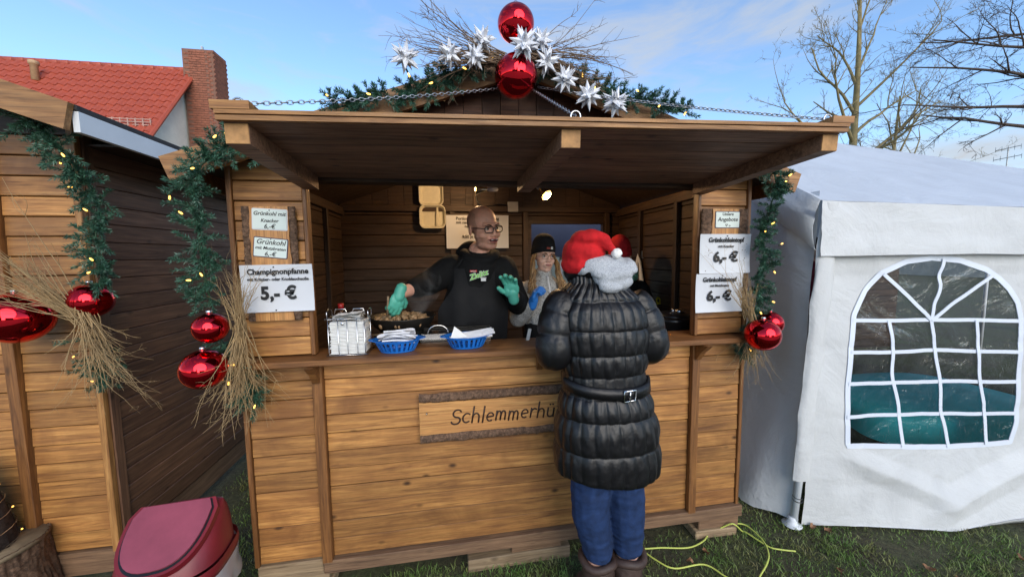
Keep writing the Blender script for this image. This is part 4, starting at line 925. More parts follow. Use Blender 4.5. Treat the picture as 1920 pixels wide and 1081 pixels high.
# steam over the pan
stm = bpy.data.materials.new('steam'); stm.use_nodes = True; _t = stm.node_tree; _t.nodes.clear(); _o = _t.nodes.new('ShaderNodeOutputMaterial'); _pv = _t.nodes.new('ShaderNodeVolumePrincipled'); _pv.inputs['Color'].default_value = (.95,.95,.95,1)
_tc = _t.nodes.new('ShaderNodeTexCoord'); _ns = _t.nodes.new('ShaderNodeTexNoise'); _ns.inputs['Scale'].default_value = 9; _ns.inputs['Detail'].default_value = 4; _ns.inputs['Distortion'].default_value = 1.2; _t.links.new(_tc.outputs['Object'],_ns.inputs['Vector'])
_mr = _t.nodes.new('ShaderNodeMapRange'); _mr.inputs[1].default_value = .45; _mr.inputs[2].default_value = .72; _mr.inputs[3].default_value = 0; _mr.inputs[4].default_value = 4.0; _t.links.new(_ns.outputs[0],_mr.inputs[0]); _t.links.new(_mr.outputs[0],_pv.inputs['Density']); _t.links.new(_pv.outputs[0],_o.inputs['Volume'])
sm_ = MB(); sm_.grid(lambda i,j: Vector((-.20+.09*(j/12)+(.02+.075*sin(min(1,j/12)*pi*.93+.1))*cos(2*pi*i/20), .38+(.02+.05*sin(j/12*pi*.93+.1))*sin(2*pi*i/20), 1.30+.27*j/12)), 20, 13, wrapu=True)
sm_.f.append(tuple(range(20))[::-1]); sm_.f.append(tuple(range(12*20,13*20))); sm_.mi += [0,0]
sm_.build('steam', stm, None, True, kind='stuff', label='pale steam rising from the mushroom pan', cat='steam')
# soup kettle
KT = thing('soup_kettle', 'black soup kettle with chrome lid at the end of the counter', 'kettle', (1.36,.30,1.10))
def lat(prof, name, mtl, P, x, y, seg=32): 
    q = MB(); q.lathe(prof, seg); q.v = [(a+x,b+y,c) for a,b,c in q.v]; return q.build(name, mtl, P, True)
lat([(.118,1.10),(.122,1.105),(.122,1.215),(.126,1.22),(.126,1.235),(.11,1.245)],'body',blackp,KT,1.36,.30)
lat([(.108,1.245),(.10,1.258),(.06,1.272),(.0001,1.276)],'lid',blackp,KT,1.36,.30); lat([(.028,1.272),(.030,1.28),(.022,1.292),(.0001,1.294)],'lid_knob',chrome,KT,1.385,.27,20)
q = MB(); q.tube([(1.33,.25,1.262),(1.327,.245,1.30)],.008,10); q.tube([(1.32,.262,1.262),(1.335,.25,1.268)],.012,10); q.build('lid_clip', chrome, KT, True)
MB().bar(.20,.012,.012,.002).build('wooden_stick', palew, None, m=T(1.478,.16,1.285) @ RY(pi/2), label='pale wooden stick standing between kettle and hut post', cat='stick')
# knife on the counter beside the customer
kn = MB(); kn.bar(.11,.012,.018,.003); KN = kn.build('knife', plain('knife_handle',(.6,.6,.58),.4), None, m=T(.40,.12,1.20) @ RZ(1.2) @ RY(-.55), label='pale knife handle sticking up behind the counter beside the customer', cat='knife')
# ---------------------------------------------------------------- on the back wall
foam = plain('foam_box', (.70,.66,.52), .75, .08, 30, .2, 80)
def boxshell(w, h, d, r=.03, taper=.82):
    m_ = MB(); n = 40; r = .045
    def rr(w,h,r):
        o = []
        for sx,sz,a0 in ((1,1,0),(-1,1,90),(-1,-1,180),(1,-1,270)):
            for k in range(10): a = radians(a0+k*9.99); o.append((sx*(w/2-r)+r*cos(a), sz*(h/2-r)+r*sin(a)))
        return o
    A,B = rr(w,h,r),rr(w*taper,h*taper,r*.8); C_ = rr(w-.012,h-.012,r*.9)
    rings = [[(x,0,z) for x,z in A],[(x,.003,z) for x,z in A],[(x,d,z) for x,z in B]]
    inn = [[(x,0,z) for x,z in C_],[(x,d-.004,z) for x,z in rr(w*taper-.012,h*taper-.012,r*.8)]]
    V_ = [p for r_ in rings for p in r_]+[p for r_ in inn for p in r_]; F_ = []
    for j in range(2):
        for i in range(n): F_.append((j*n+i,(j+1)*n+i,(j+1)*n+(i+1)%n,j*n+(i+1)%n))
    for i in range(n): F_.append((i,(i+1)%n,3*n+(i+1)%n,3*n+i)); F_.append((3*n+i,3*n+(i+1)%n,4*n+(i+1)%n,4*n+i))
    F_.append(tuple(2*n+i for i in range(n))); F_.append(tuple(4*n+i for i in range(n))[::-1]); m_.add(V_,F_); return m_
FB = thing('foam_food_box', 'open cream foam takeaway box pinned on the back wall', 'food box', (-.15,1.45,1.87))
boxshell(.20,.195,.045).build('lid', foam, FB, m=T(-.152,1.42,2.155)); boxshell(.215,.195,.05).build('tray', foam, FB, m=T(-.145,1.415,1.968) )
dv = MB(); dv.tube([(-.115,1.455,1.89),(-.11,1.448,1.97),(-.105,1.455,2.05)],.012,8); dv.build('divider', foam, FB, True); MB().box((-.175,1.41,2.252),(-.135,1.42,2.268)).build('tab', foam, FB)
PS = sheet('notice_sheet', 'white printed notice on the back wall behind the cook', -.035,.505,1.70,1.985,1.452,.0)
for i,(s_,z) in enumerate((('Portionen auch zum Mittag',1.945),('mit nach Hause zu nehmen',1.912),('nehmen möglich',1.880),('9,50 je Portion inkl.',1.79))): text(PS, s_, .034, .235, 1.442, z, ink, bold=.0008)
JB = MB().box((.50,1.43,2.015),(.59,1.468,2.10)).build('junction_box', plain('box_plastic',(.55,.55,.52),.5), None, label='white plastic junction box on the back wall', cat='junction box')
cb_ = MB(); cb_.tube(bez([(.50,1.45,2.07),(.42,1.452,2.08),(.33,1.45,2.06),(.255,1.45,2.075),(.225,1.45,2.14),(.228,1.44,2.26)],30),.006,8); cb_.build('cable', blackp, None, True, label='black cable running from junction box up to the lamp', cat='cable')
# ---------------------------------------------------------------- the two lamps
lampm = emit('lamp_filament', (1.0,.46,.10), 4.5); refl = mat('lamp_reflector', (.8,.7,.5), .2, 1)
def lamp(x, y, z, label, rot, e):
    P = thing('lamp', label, 'lamp', (x,y,z), group='warm reflector lamps under the hut roof'); M = T(x,y,z) @ rot
    q = MB(); q.lathe([(.012,.0),(.016,.03),(.03,.06),(.042,.085),(.045,.09),(.040,.086),(.028,.06),(.012,.03)],20,cap=False); q.build('reflector', refl, P, True, m=M)
    q = MB(); q.sphere((0,0,.078),.017,12,8); q.build('bulb', lampm, P, True, m=M)
    q = MB(); q.lathe([(.0001,-.075),(.014,-.07),(.017,-.03),(.014,.002)],14); q.build('socket', white_paint, P, True, m=M)
    q = MB(); q.tube([(x,y,z),(x+.02,y+.02,roof_z(x)-.035)],.006,8); q.build('stem', white_paint, P, True)
    ld = bpy.data.lights.new('lamp_light','POINT'); ld.energy = e; ld.color = (1,.62,.30); ld.shadow_soft_size = .03
    lo = bpy.data.objects.new('lamp_light', ld); finish(lo, P, M @ T(0,0,.10))
    return P
lamp(.275,.92,2.112,'warm lit lamp above the cook pointing at the wall',RY(-pi/2),7)
lamp(.66,.92,2.125,'warm lit lamp with bright reflector tilted down above the young server',RZ(-.9) @ RY(2.3),6)
# white cloth on a hook
HK = thing('towel', 'white cloth hanging from a hook on the hut side wall', 'towel', (1.52,1.05,1.3)); MB().box((1.535,1.03,1.60),(1.56,1.07,1.66)).build('hook', white_paint, HK)
q = MB(); q.grid(lambda i,j: Vector((1.525-.012*sin(i*1.3)*(j/10), 1.05+(i/8-.5)*.24*(j/10)**.7, 1.64-.36*j/10)),9,11); q.grid(lambda i,j: Vector((1.522-.012*sin(i*1.3)*(j/10)-.004, 1.05+(i/8-.5)*.24*(j/10)**.7, 1.64-.36*j/10)),9,11,flip=True); q.build('cloth', napkin, HK, True)

# ---------------------------------------------------------------- red bin
binm = plain('red_bin_plastic', (.20,.014,.022), .42, .25, 5, .12, 50); flapm = plain('faded_flap', (.28,.055,.085), .5, .22, 7, .12, 60); liner = mat('liner_film', (.72,.70,.72), .25); 
_b = liner.node_tree.nodes['Principled BSDF']; _b.inputs['Alpha'].default_value = .55
BC = Vector((-1.115,-.215,0)); BA = .10
BIN = thing('litter_bin', 'red swing-lid litter bin standing between the two huts', 'litter bin', (BC.x,BC.y,0)); BM = T(BC.x,BC.y,0) @ RZ(BA)
def rrp(a, b, n, i, p=3.2): t = 2*pi*i/n; c,s = cos(t),sin(t); k = (abs(c)**p+abs(s)**p)**(-1/p); return a*k*c, b*k*s
nb_ = 64; q = MB(); lv = [(.125,.115,0),(.13,.12,.02),(.165,.155,.40),(.182,.17,.405),(.186,.174,.43),(.182,.17,.452)]
q.grid(lambda i,j: Vector((*rrp(lv[j][0],lv[j][1],nb_,i),lv[j][2])), nb_, len(lv), wrapu=True); q.build('body', binm, BIN, True, m=BM)
# domed lid cut by the sloping flap
q = MB(); lv2 = [(0,.452),(.06,.47),(.25,.53),(.55,.585),(.85,.615),(1,.622)]
def LP(i,j):
    f,z = lv2[j]; x,y = rrp(.175,.163,nb_,i,2.6); sh = 1-.22*f; yy = y*(1-.9*f**1.4)+.075*f
    return Vector((x*sh, yy, z))
q.grid(LP, nb_, len(lv2), wrapu=True); q.f.append(tuple((len(lv2)-1)*nb_+i for i in range(nb_))); q.mi.append(0); q.build('lid', binm, BIN, True, m=BM)
# flap: D-shaped plate on the slope facing the square
fl0, fl1 = Vector((0,.040,.648)), Vector((0,-.165,.514)); dn = (fl1-fl0).normalized(); up_ = Vector((0,dn.z,-dn.y)); up_ = up_ if up_.z > 0 else -up_
def dshape(w, ln, n=22):
    pts = [(-w*.86,0),(w*.86,0)]; 
    for k in range(n+1):
        a = pi*k/n; c,s = cos(a),sin(a); pts.append((w*(abs(c)**.75)*(1 if c > 0 else -1), .16*ln+ln*.84*s**.8))
    return pts
for nm,w,ln,h0,h1,mt in (('flap_rim',.148,.262,-.03,.0,binm),('flap_gap',.136,.246,.0,.0015,blackp),('flap',.130,.236,.0015,.009,flapm)):
    D_ = dshape(w,ln); off = {'flap_rim':-.004,'flap_gap':.002,'flap':.003}[nm]
    V_ = [fl0+Vector((x,0,0))+dn*(y+off)+up_*h1 for x,y in D_]+[fl0+Vector((x,0,0))+dn*(y+off)+up_*h0 for x,y in D_]; n = len(D_)
    q = MB(); q.add(V_,[tuple(range(n))[::-1],tuple(range(n,2*n))]+[(i,(i+1)%n,n+(i+1)%n,n+i) for i in range(n)]); q.build(nm, mt, BIN, m=BM)
q = MB(); q.grid(lambda i,j: Vector((*[c*(1.015+.012*sin(j*.9)+.16*abs(nz((i*.16,j*.12,2),1))*(j/10)*smoothstep(-.2,.8,cos(2*pi*i/48))) for c in rrp(.176,.165,48,i)], .425-.13*j/10*(1+.6*nz((i*.2,0,5),1)))), 48, 11, wrapu=True); q.build('bag_liner', liner, BIN, True, m=BM)

# ---------------------------------------------------------------- stump with a wired bark cone
ST = thing('tree_stump', 'sawn tree stump with rough bark beside the neighbouring hut', 'stump', (-2.12,.14,0))
q = MB()
def STP(i,j):
    a = 2*pi*i/180; r_ = .205+.03*(1-j/24)**2+.012*nz((cos(a)*2,sin(a)*2,j*.08),1)-.016*abs(nz((cos(a)*11,sin(a)*11,j*.11),1))-.010*abs(nz((cos(a)*24,sin(a)*24,j*.3),1))
    return Vector((-2.12+r_*cos(a), .12+r_*sin(a), .36*j/24))
q.grid(STP, 180, 25, wrapu=True); q.build('bark', bark, ST, True)
q = MB(); q.lathe([(.0001,.357),(.2,.356),(.203,.34)],48); q.v = [(x-2.12,y+.12,z) for x,y,z in q.v]; q.build('sawn_top', plain('sawn_wood',(.20,.15,.09),.8,.4,18,.3), ST, True)
CN = thing('bark_cone', 'dark bark cone wound with thin light wire on the stump', 'ornament', (-2.12,.10,.36)); dk = bark_mat('dark_bark_strips',(.035,.024,.02),(.10,.07,.055))
q = MB(); q.grid(lambda i,j: Vector((-2.14+(.135-.085*(j/16)**1.5+.014*abs(sin(i*1.5+j*.2))+.008*nz((i*.3,j*.4,3),1))*cos(2*pi*i/48), .08+(.135-.085*(j/16)**1.5+.014*abs(sin(i*1.5+j*.2)))*sin(2*pi*i/48), .358+.42*j/16)), 48, 17, wrapu=True); q.build('bark', dk, CN, True)
q = MB(); 
q.tube([(-2.14+(.155-.085*(t)**1.5)*cos(t*40), .08+(.155-.085*t**1.5)*sin(t*40), .37+.40*t) for t in [k/140 for k in range(141)]],.0016,4); q.build('wire', chrome, CN)
for k in range(16):
    t = k/16+.02; q = MB(); q.sphere((-2.14+(.158-.085*(t)**1.5)*cos(t*40), .08+(.158-.085*t**1.5)*sin(t*40), .37+.40*t),.0035,6,5); q.build('bulb', bulbm, CN)
TG = MB(); TG.box((-.03,0,-.02),(.03,.002,.02)); TG.build('price_tag', plain('tag_card',(.6,.52,.38),.8), None, m=T(-2.03,-.035,.385) @ RZ(.3) @ RX(-1.0), label='small cream card tag lying on the stump', cat='tag')
# ---------------------------------------------------------------- yellow cable on the grass
ycab = mat('yellow_cable', (.52,.58,.12), .45)
def gp(l, h=.02): return [Vector((x,y,gz(x,y)+h)) for x,y,_ in l]
q = MB(); c1 = [(.95,.02,0),(1.003,-.03,0),(1.106,-.045,0),(1.25,-.07,0),(1.36,-.045,0),(1.435,0,0)]
pth = bez(gp(c1)+[Vector((1.50,-.005,.045)),Vector((1.545,-.03,.085)),Vector((1.575,-.035,.075))]+gp([(1.63,-.02,0),(1.646,-.037,0),(1.684,-.144,0),(1.728,-.175,0),(1.80,-.2,0)]),70); q.tube(pth,.0042,8)
q.build('power_cable', ycab, None, True, label='yellow-green cable looping over the packing block onto the grass by the tent', cat='cable')
q = MB(); q.tube(bez(gp([(.98,-.02,0),(1.03,-.119,0),(1.097,-.182,0),(1.258,-.19,0),(1.316,-.272,0),(1.36,-.33,0),(1.42,-.345,0),(1.485,-.303,0),(1.573,-.25,0),(1.641,-.192,0),(1.686,-.106,0),(1.685,.007,0),(1.628,.044,0),(1.58,.09,0)],.024),90),.0042,8)
q.build('power_cable', ycab, None, True, label='yellow-green cable lying in a loop on the grass near the customer boots', cat='cable')
# ---------------------------------------------------------------- grass, fallen leaves
def scatter_grass():
    R_ = np.random.default_rng(3); n = 210000
    x = R_.uniform(-1.7,4.6,n); y = R_.uniform(-1.25,2.2,n)
    keep = ((x > -1.62) & (x < -.95)) | (y < .25)
    keep &= ~((x > 2.2) & (y > .3)) & ~((y > .25) & (x > -.95)) & ~((x < -.6) & (y < -.75))
    keep &= ~((x > -.93) & (x < 1.6) & (y > .06))
    nn = np.array([mnoise.noise(Vector((a*2.1,b*2.1,5)))+.6*mnoise.noise(Vector((a*7,b*7,2))) for a,b in zip(x,y)])
    keep &= (nn+R_.uniform(-.55,.55,n)) > -.12
    x,y,nn = x[keep],y[keep],nn[keep]; n = len(x)
    z = np.array([gz(a,b) for a,b in zip(x,y)]); h = R_.uniform(.012,.034,n)*(1+.5*np.clip(nn,-.5,1)); a = R_.uniform(0,2*pi,n); w = R_.uniform(.0012,.0024,n)
    ln = R_.uniform(.2,1.6,n)*h; dx,dy = np.cos(a),np.sin(a); bx = R_.uniform(0,2*pi,n)
    B0 = np.stack([x-dy*w,y+dx*w,z-.003],1); B1 = np.stack([x+dy*w,y-dx*w,z-.003],1)
    mx,my = np.cos(bx)*ln*.35,np.sin(bx)*ln*.35
    M0 = np.stack([x-dy*w*.8+mx,y+dx*w*.8+my,z+h*.62],1); M1 = np.stack([x+dy*w*.8+mx,y-dx*w*.8+my,z+h*.62],1)
    Tp = np.stack([x+np.cos(bx)*ln,y+np.sin(bx)*ln,z+h],1)
    V = np.stack([B0,B1,M1,M0,Tp],1).reshape(-1,3); k = np.arange(n)*5
    F4 = np.stack([k,k+1,k+2,k+3],1); F3 = np.stack([k+3,k+2,k+4],1)
    me = bpy.data.meshes.new('grass'); me.vertices.add(len(V)); me.vertices.foreach_set('co',V.ravel())
    lp = np.concatenate([F4.ravel(),F3.ravel()]).astype(np.int32); me.loops.add(len(lp)); me.loops.foreach_set('vertex_index',lp)
    st = np.concatenate([np.arange(n)*4, n*4+np.arange(n)*3]).astype(np.int32); me.polygons.add(2*n); me.polygons.foreach_set('loop_start',st); me.update(calc_edges=True)
    return me
grassm = mat('grass_blade', (.06,.11,.02), .6); _t,_N,_L,_b = NT(grassm); _v = coords(grassm,rnd=False); _n = noise(grassm,_v,5,4,.6); _n2 = noise(grassm,_v,90,3,.6)
_c = ramp(grassm,_n.outputs[0],[(.3,(.21,.19,.085)),(.5,(.13,.20,.05)),(.7,(.10,.23,.045))]); _c2 = ramp(grassm,_n2.outputs[0],[(.3,(.45,.45,.45)),(.68,(1.5,1.45,1.2))]); _L(mixrgb(grassm,1.0,_c.outputs[0],_c2.outputs[0],'MULTIPLY'),_b.inputs['Base Color'])
gm = scatter_grass(); gm.materials.append(grassm); put('grass', gm, None, Matrix.Identity(4), label='short trodden grass growing around the stalls', cat='grass', kind='stuff')
leafm = plain('fallen_leaf', (.26,.13,.06), .7, .45, 20)
for k,(x,y) in enumerate([(2.06,-.06),(2.12,-.10),(2.35,-.42),(2.42,-.50),(1.9,-.35),(1.2,-.16),(.9,-.10),(1.32,-.12),(2.9,-.45),(3.1,-.6),(1.55,-.42),(.25,-.14),(-.2,-.1),(2.0,-.6),(3.5,-.4)]):
    q = MB(); s_ = rnd.uniform(.7,1.3); q.grid(lambda i,j: Vector((.045*s_*(i/8-.5), .030*s_*(j/4-.5)*sin(pi*(i+.4)/8.8)*(1+.25*sin(i*2.2)), .010*((j/4-.5)*2)**2+.008*sin(i*.7+k))),9,5)
    q.build('fallen_leaf', leafm, None, True, m=T(x,y,gz(x,y)+.022) @ RZ(rnd.uniform(0,6)) @ RX(rnd.uniform(-.4,.4)), label='brown fallen leaf lying on the grass', cat='leaf', group='fallen leaves on the grass')
# ---------------------------------------------------------------- people
def capsule(m_, p0, r0, p1, r1, seg=14, k=4, sq=None):
    p0,p1 = Vector(p0),Vector(p1); d = (p1-p0).normalized(); pts = []; rs = []
    for i in range(k): a = pi/2*(1-i/k); pts.append(p0-d*r0*sin(a)); rs.append(max(1e-4,r0*cos(a)))
    for i in range(5): pts.append(p0.lerp(p1,i/4)); rs.append(r0+(r1-r0)*i/4)
    for i in range(1,k+1): a = pi/2*i/k; pts.append(p1+d*r1*sin(a)); rs.append(max(1e-4,r1*cos(a)))
    up = d.orthogonal().normalized(); w = d.cross(up); vs = []; n = len(pts)
    for p,r_ in zip(pts,rs):
        for j in range(seg): a = 2*pi*j/seg; vs.append(p+(up*cos(a)+w*sin(a))*r_)
    fs = [(i*seg+j,i*seg+(j+1)%seg,(i+1)*seg+(j+1)%seg,(i+1)*seg+j) for i in range(n-1) for j in range(seg)]+[tuple(range(seg))[::-1],tuple(range((n-1)*seg,n*seg))]
    m_.add(vs, fs)
def limb(m_, *pr):
    for i in range(len(pr)-1): capsule(m_, pr[i][0], pr[i][1], pr[i+1][0], pr[i+1][1])
def ell(m_, c, r_, rot=None):
    m_.sphere((0,0,0), r_, 20, 14, m=T(*c) @ (rot or Matrix.Identity(4)))
def melt(m_, vox=.008, smooth=4, fac=.5, subs=0):
    # fuse overlapping shapes into one continuous skin
    me = m_.mesh('skin', [], True); o = bpy.data.objects.new('melt_tmp', me); COL.objects.link(o)
    r_ = o.modifiers.new('r','REMESH'); r_.mode = 'VOXEL'; r_.voxel_size = vox; r_.use_smooth_shade = True
    s_ = o.modifiers.new('s','SMOOTH'); s_.factor = fac; s_.iterations = smooth
    dg = bpy.context.evaluated_depsgraph_get(); dg.update(); out = bpy.data.meshes.new_from_object(o.evaluated_get(dg))
    bpy.data.objects.remove(o); bpy.data.meshes.remove(me)
    out.polygons.foreach_set('use_smooth',[True]*len(out.polygons)); return out
def skinobj(name, m_, mtl, parent, vox=.008, smooth=4, M=None, disp=None, fac=.5):
    me = melt(m_, vox, smooth, fac); me.name = name; me.materials.append(mtl)
    if M is not None: me.transform(M)
    if disp:
        nv = len(me.vertices); co = np.empty(nv*3); me.vertices.foreach_get('co',co); co = co.reshape(-1,3); nr = np.empty(nv*3,dtype=np.float32); me.vertex_normals.foreach_get('vector',nr); nr = nr.reshape(-1,3)
        d = np.array([disp(p) for p in co]); co += nr*d[:,None]; me.vertices.foreach_set('co',co.ravel()); me.update()
    a = np.empty(len(me.vertices)*3); me.vertices.foreach_get('co',a); a = a.reshape(-1,3); c = (a.min(0)+a.max(0))/2; me.transform(T(*(-c)))
    return finish(bpy.data.objects.new(name, me), parent, T(*c))
def skin_mat(name, base):
    m = mat(name, base, .5, Subsurface_Weight=.12, Subsurface_Radius=(.012,.005,.003)); t,N,L,b = NT(m); v = coords(m); n = noise(m,v,24,4,.6)
    L(ramp(m,n.outputs[0],[(.3,tuple(c*.82 for c in base)),(.7,(min(1,base[0]*1.12),base[1]*1.06,base[2]*1.05))]).outputs[0], b.inputs['Base Color']); return m
skin1 = skin_mat('skin_man', (.78,.42,.30)); skin2 = skin_mat('skin_young', (.80,.50,.38)); lipm = mat('lips', (.48,.16,.13), .45); lipm2 = mat('lips_pale', (.45,.17,.15), .4)
eyew = mat('eye_white', (.60,.56,.52), .2); iris = mat('iris', (.03,.02,.015), .15); browm = mat('brow_hair', (.10,.06,.035), .8); stub = mat('stubble', (.30,.17,.12), .7)
def cloth(name, base, rough=.85, sc=220, st=.25, var=.2, wr=5, wst=.35):
    m = mat(name, base, rough, 0, .3); t,N,L,b = NT(m); v = coords(m,rnd=False); n = noise(m,v,wr*3,4,.6); n2 = noise(m,v,sc,2,.5)
    L(ramp(m,n.outputs[0],[(.3,tuple(c*(1-var) for c in base)),(.7,tuple(c*(1+var) for c in base))]).outputs[0], b.inputs['Base Color'])
    b1 = bump(m,n2.outputs[0],st,.002); nw = noise(m,v,wr,5,.6,1.0); bump(m,nw.outputs[0],wst,.03,b1); return m
blackcl = cloth('black_cotton', (.006,.006,.0065), wst=.2); apronm = cloth('apron_black', (.010,.010,.011), .75, wst=.15); blackknit = cloth('black_knit', (.008,.008,.009), .95, 160, .5)
def marl(name, a, c, sc=260):
    m = mat(name, a, .9, 0, .2); t,N,L,b = NT(m); v = coords(m,rnd=False); n = noise(m,v,sc,3,.7); n3 = noise(m,v,7,4,.6)
    L(ramp(m,n.outputs[0],[(.40,c),(.52,a)]).outputs[0], b.inputs['Base Color']); b1 = bump(m,n.outputs[0],.4,.003); bump(m,n3.outputs[0],.35,.03,b1); return m
fleece = marl('grey_fleece', (.52,.51,.48), (.16,.16,.16), 170); hoodm = marl('grey_marl', (.46,.48,.51), (.28,.30,.33), 240)
redfelt = cloth('red_plush', (.50,.012,.016), .9, 140, .3, .2, 9, .25); redknit = cloth('red_knit', (.36,.012,.018), .95, 150, .6, .2, 9); mint = mat('mint_glove', (.10,.48,.36), .42); blueg = mat('blue_glove', (.03,.20,.62), .42)
jeans = cloth('denim', (.012,.030,.09), .85, 300, .2, .35, 9, .2); bootm = plain('brown_boot', (.055,.032,.025), .6, .35, 25, .4); mintsc = cloth('mint_scarf', (.16,.42,.31), .9, 120, .4, .3, 14, .8)
hairm = mat('blond_hair', (.36,.20,.08), .45); _t,_N,_L,_b = NT(hairm); _v = coords(hairm,(60,60,3),rnd=False); _n = noise(hairm,_v,2,4,.6); _L(ramp(hairm,_n.outputs[0],[(.3,(.18,.085,.03)),(.7,(.48,.29,.12))]).outputs[0],_b.inputs['Base Color']); bump(hairm,_n.outputs[0],.6,.004)
whitepom = cloth('white_plush', (.78,.77,.75), .95, 90, .8)
def face(P, c, rot, sc, skin, lips, open_mouth=False, extra=None, headname='head_detail', push=.004, wide=1.05):
    # returns head shapes for the body plus the small parts (eyes, brows, lips) in head space: facing -Y
    M = T(*c) @ rot @ Matrix.Scale(sc,4)
    q = MB(); 
    for s in (-1,1):
        e = MB().sphere((0,0,0),.0112,14,10).build('eye', eyew, P, True, m=M @ T(s*.031,-.0792,.010))
        MB().sphere((0,-.0083,0),(.0068,.0040,.0068),12,8).build('iris', iris, e, True, m=M @ T(s*.031+.001,-.0792,.0095))
        b = MB(); b.tube([(s*.014,-.0985,.026),(s*.030,-.0985,.0315),(s*.048,-.088,.027)],[.0032,.0034,.0016],6); b.build('eyebrow', browm, P, True, m=M)
        b = MB(); b.tube([(s*.018,-.0925,.0135),(s*.031,-.0955,.0185),(s*.045,-.088,.0125)],[.0016,.0022,.0012],6); b.build('eyelid', stub, P, True, m=M)
    b = MB(); ML = M @ T(0,-push,0) @ Matrix.Diagonal((wide,1,1,1))
    if open_mouth:
        b.sphere((0,-.089,-.053),(.022,.010,.0095),16,10); b.build('mouth', mat('mouth_inside',(.06,.012,.012),.5), P, True, m=ML)
        b = MB(); b.tube([(-.024,-.086,-.048),(-.012,-.0965,-.0435),(0,-.099,-.0445),(.012,-.0965,-.0435),(.024,-.086,-.048)],[.002,.0036,.0034,.0036,.002],6); b.tube([(-.024,-.086,-.049),(-.012,-.094,-.0615),(0,-.0965,-.064),(.012,-.094,-.0615),(.024,-.086,-.049)],[.002,.0036,.0042,.0036,.002],6); b.build('lips', lips, P, True, m=ML)
        MB().box((-.016,-.0975,-.0505),(.016,-.094,-.0455)).build('teeth', eyew, P, m=ML)
    else:
        b.tube([(-.023,-.086,-.052),(-.010,-.0975,-.0495),(0,-.099,-.051),(.010,-.0975,-.0495),(.023,-.086,-.052)],[.0018,.0036,.0034,.0036,.0018],6); b.tube([(-.022,-.086,-.053),(-.010,-.0965,-.0575),(0,-.0985,-.0585),(.010,-.0965,-.0575),(.022,-.086,-.053)],[.0018,.0038,.0044,.0038,.0018],6); b.build('lips', lips, P, True, m=ML)
    return M
def head_shapes(q, M, fat=0):
    def e(c, r_, rot=None): q.sphere((0,0,0), r_, 24, 16, m=M @ T(*c) @ (rot or Matrix.Identity(4)))
    e((0,.014,.045),(.075,.096,.085)); e((0,-.030,-.022),(.063+fat*.5,.064,.082)); e((0,-.064,-.086),(.027+fat,.022,.022)); e((0,-.03,-.075),(.05+fat,.05,.035))
    for s in (-1,1):
        e((s*.034,-.058,-.024),(.028+fat*.5,.030,.028)); e((s*.0775,.014,.0),(.009,.021,.031),RZ(s*.35)); e((s*.0105,-.0985,-.028),(.0085,.009,.0075)); e((s*.030,-.079,.032),(.026,.018,.010))
    e((0,-.082,.030),(.020,.018,.012)); e((0,-.080,-.055),(.033,.020,.022))
    a,b = M @ Vector((0,-.088,.014)), M @ Vector((0,-.1065,-.021)); sc = M.to_scale().x; capsule(q, a, .0085*sc, b, .0115*sc, 10)
def hand_shapes(q, M, side=1, curls=(.5,.6,.7,.8), spread=.10, thumb=.5, sc=1.0):
    # wrist at origin, fingers +Y, palm towards -Z, thumb on the +X side (times side)
    M = M @ Matrix.Scale(sc,4); s = M.to_scale().x
    def e(c, r_): q.sphere((0,0,0), r_, 14, 10, m=M @ T(*c))
    e((0,.045,0),(.041,.052,.0165)); e((side*.022,.028,-.006),(.021,.032,.016)); capsule(q, M @ Vector((0,-.03,0)), .027*s, M @ Vector((0,.02,0)), .029*s)
    for k,(x,l,r_) in enumerate(((.030,.070,.0095),(.010,.078,.0098),(-.010,.073,.0094),(-.029,.058,.0084))):
        p = Vector((side*x,.086-.006*abs(k-1),0)); a = 0; yaw = side*spread*(1.5-k)*.6
        for f,(fr,r0,r1) in enumerate(((.46,r_,r_*.95),(.30,r_*.95,r_*.88),(.24,r_*.88,r_*.74))):
            a += curls[k]*(.8,1.0,.7)[f]; d = Vector((sin(yaw)*cos(a),cos(a)*cos(yaw),-sin(a))); n = p+d*l*fr; capsule(q, M @ p, r0*s, M @ n, r1*s, 10, 3); p = n
    p = Vector((side*.030,.022,-.004)); d = Vector((side*.75,.62,-.30)).normalized()
    for f,(l,r0,r1) in enumerate(((.034,.0125,.0105),(.030,.0105,.0088))):
        n = p+d*l; capsule(q, M @ p, r0*s, M @ n, r1*s, 10, 3); p = n; d = (d+Vector((-side*.6*thumb,.35,-.25*thumb))).normalized()
def frame(p, fwd, palm):
    # hand frame: +Y along fwd, -Z along palm direction
    y = Vector(fwd).normalized(); z = -Vector(palm); z = (z-y*z.dot(y)).normalized(); x = y.cross(z); p = Vector(p)
    return Matrix(((x.x,y.x,z.x,p.x),(x.y,y.y,z.y,p.y),(x.z,y.z,z.z,p.z),(0,0,0,1)))
def glasses(P, M, mtl, w, h, thick, rim_top_only=False):
    m_ = MB()
    for s in (-1,1):
        pts = []
        for k in range(20):
            a = 2*pi*k/20; c_,s_ = cos(a),sin(a); kk = (abs(c_)**4+abs(s_)**4)**(-.25); pts.append((s*.033+w*kk*c_*.5,-.108+.012*abs(s*.033+w*kk*c_*.5)/.05*.6,.006+h*kk*s_*.5))
        m_.tube(pts, thick, 6, close=True); m_.tube([(s*(.033+w*.5),-.098,.012),(s*.074,-.06,.014),(s*.080,.005,.012),(s*.078,.03,.0)],thick*.9,6)
    m_.tube([(-.033+w*.5,-.108,.010),(0,-.114,.014),(.033-w*.5,-.108,.010)],thick*.9,6)
    G = m_.build('glasses', mtl, P, True, m=M); return G
def fabric_noise(a, s1=9, s2=26): 
    return lambda p: a*nz(p,s1,3)+a*.5*nz(p,s2,7)

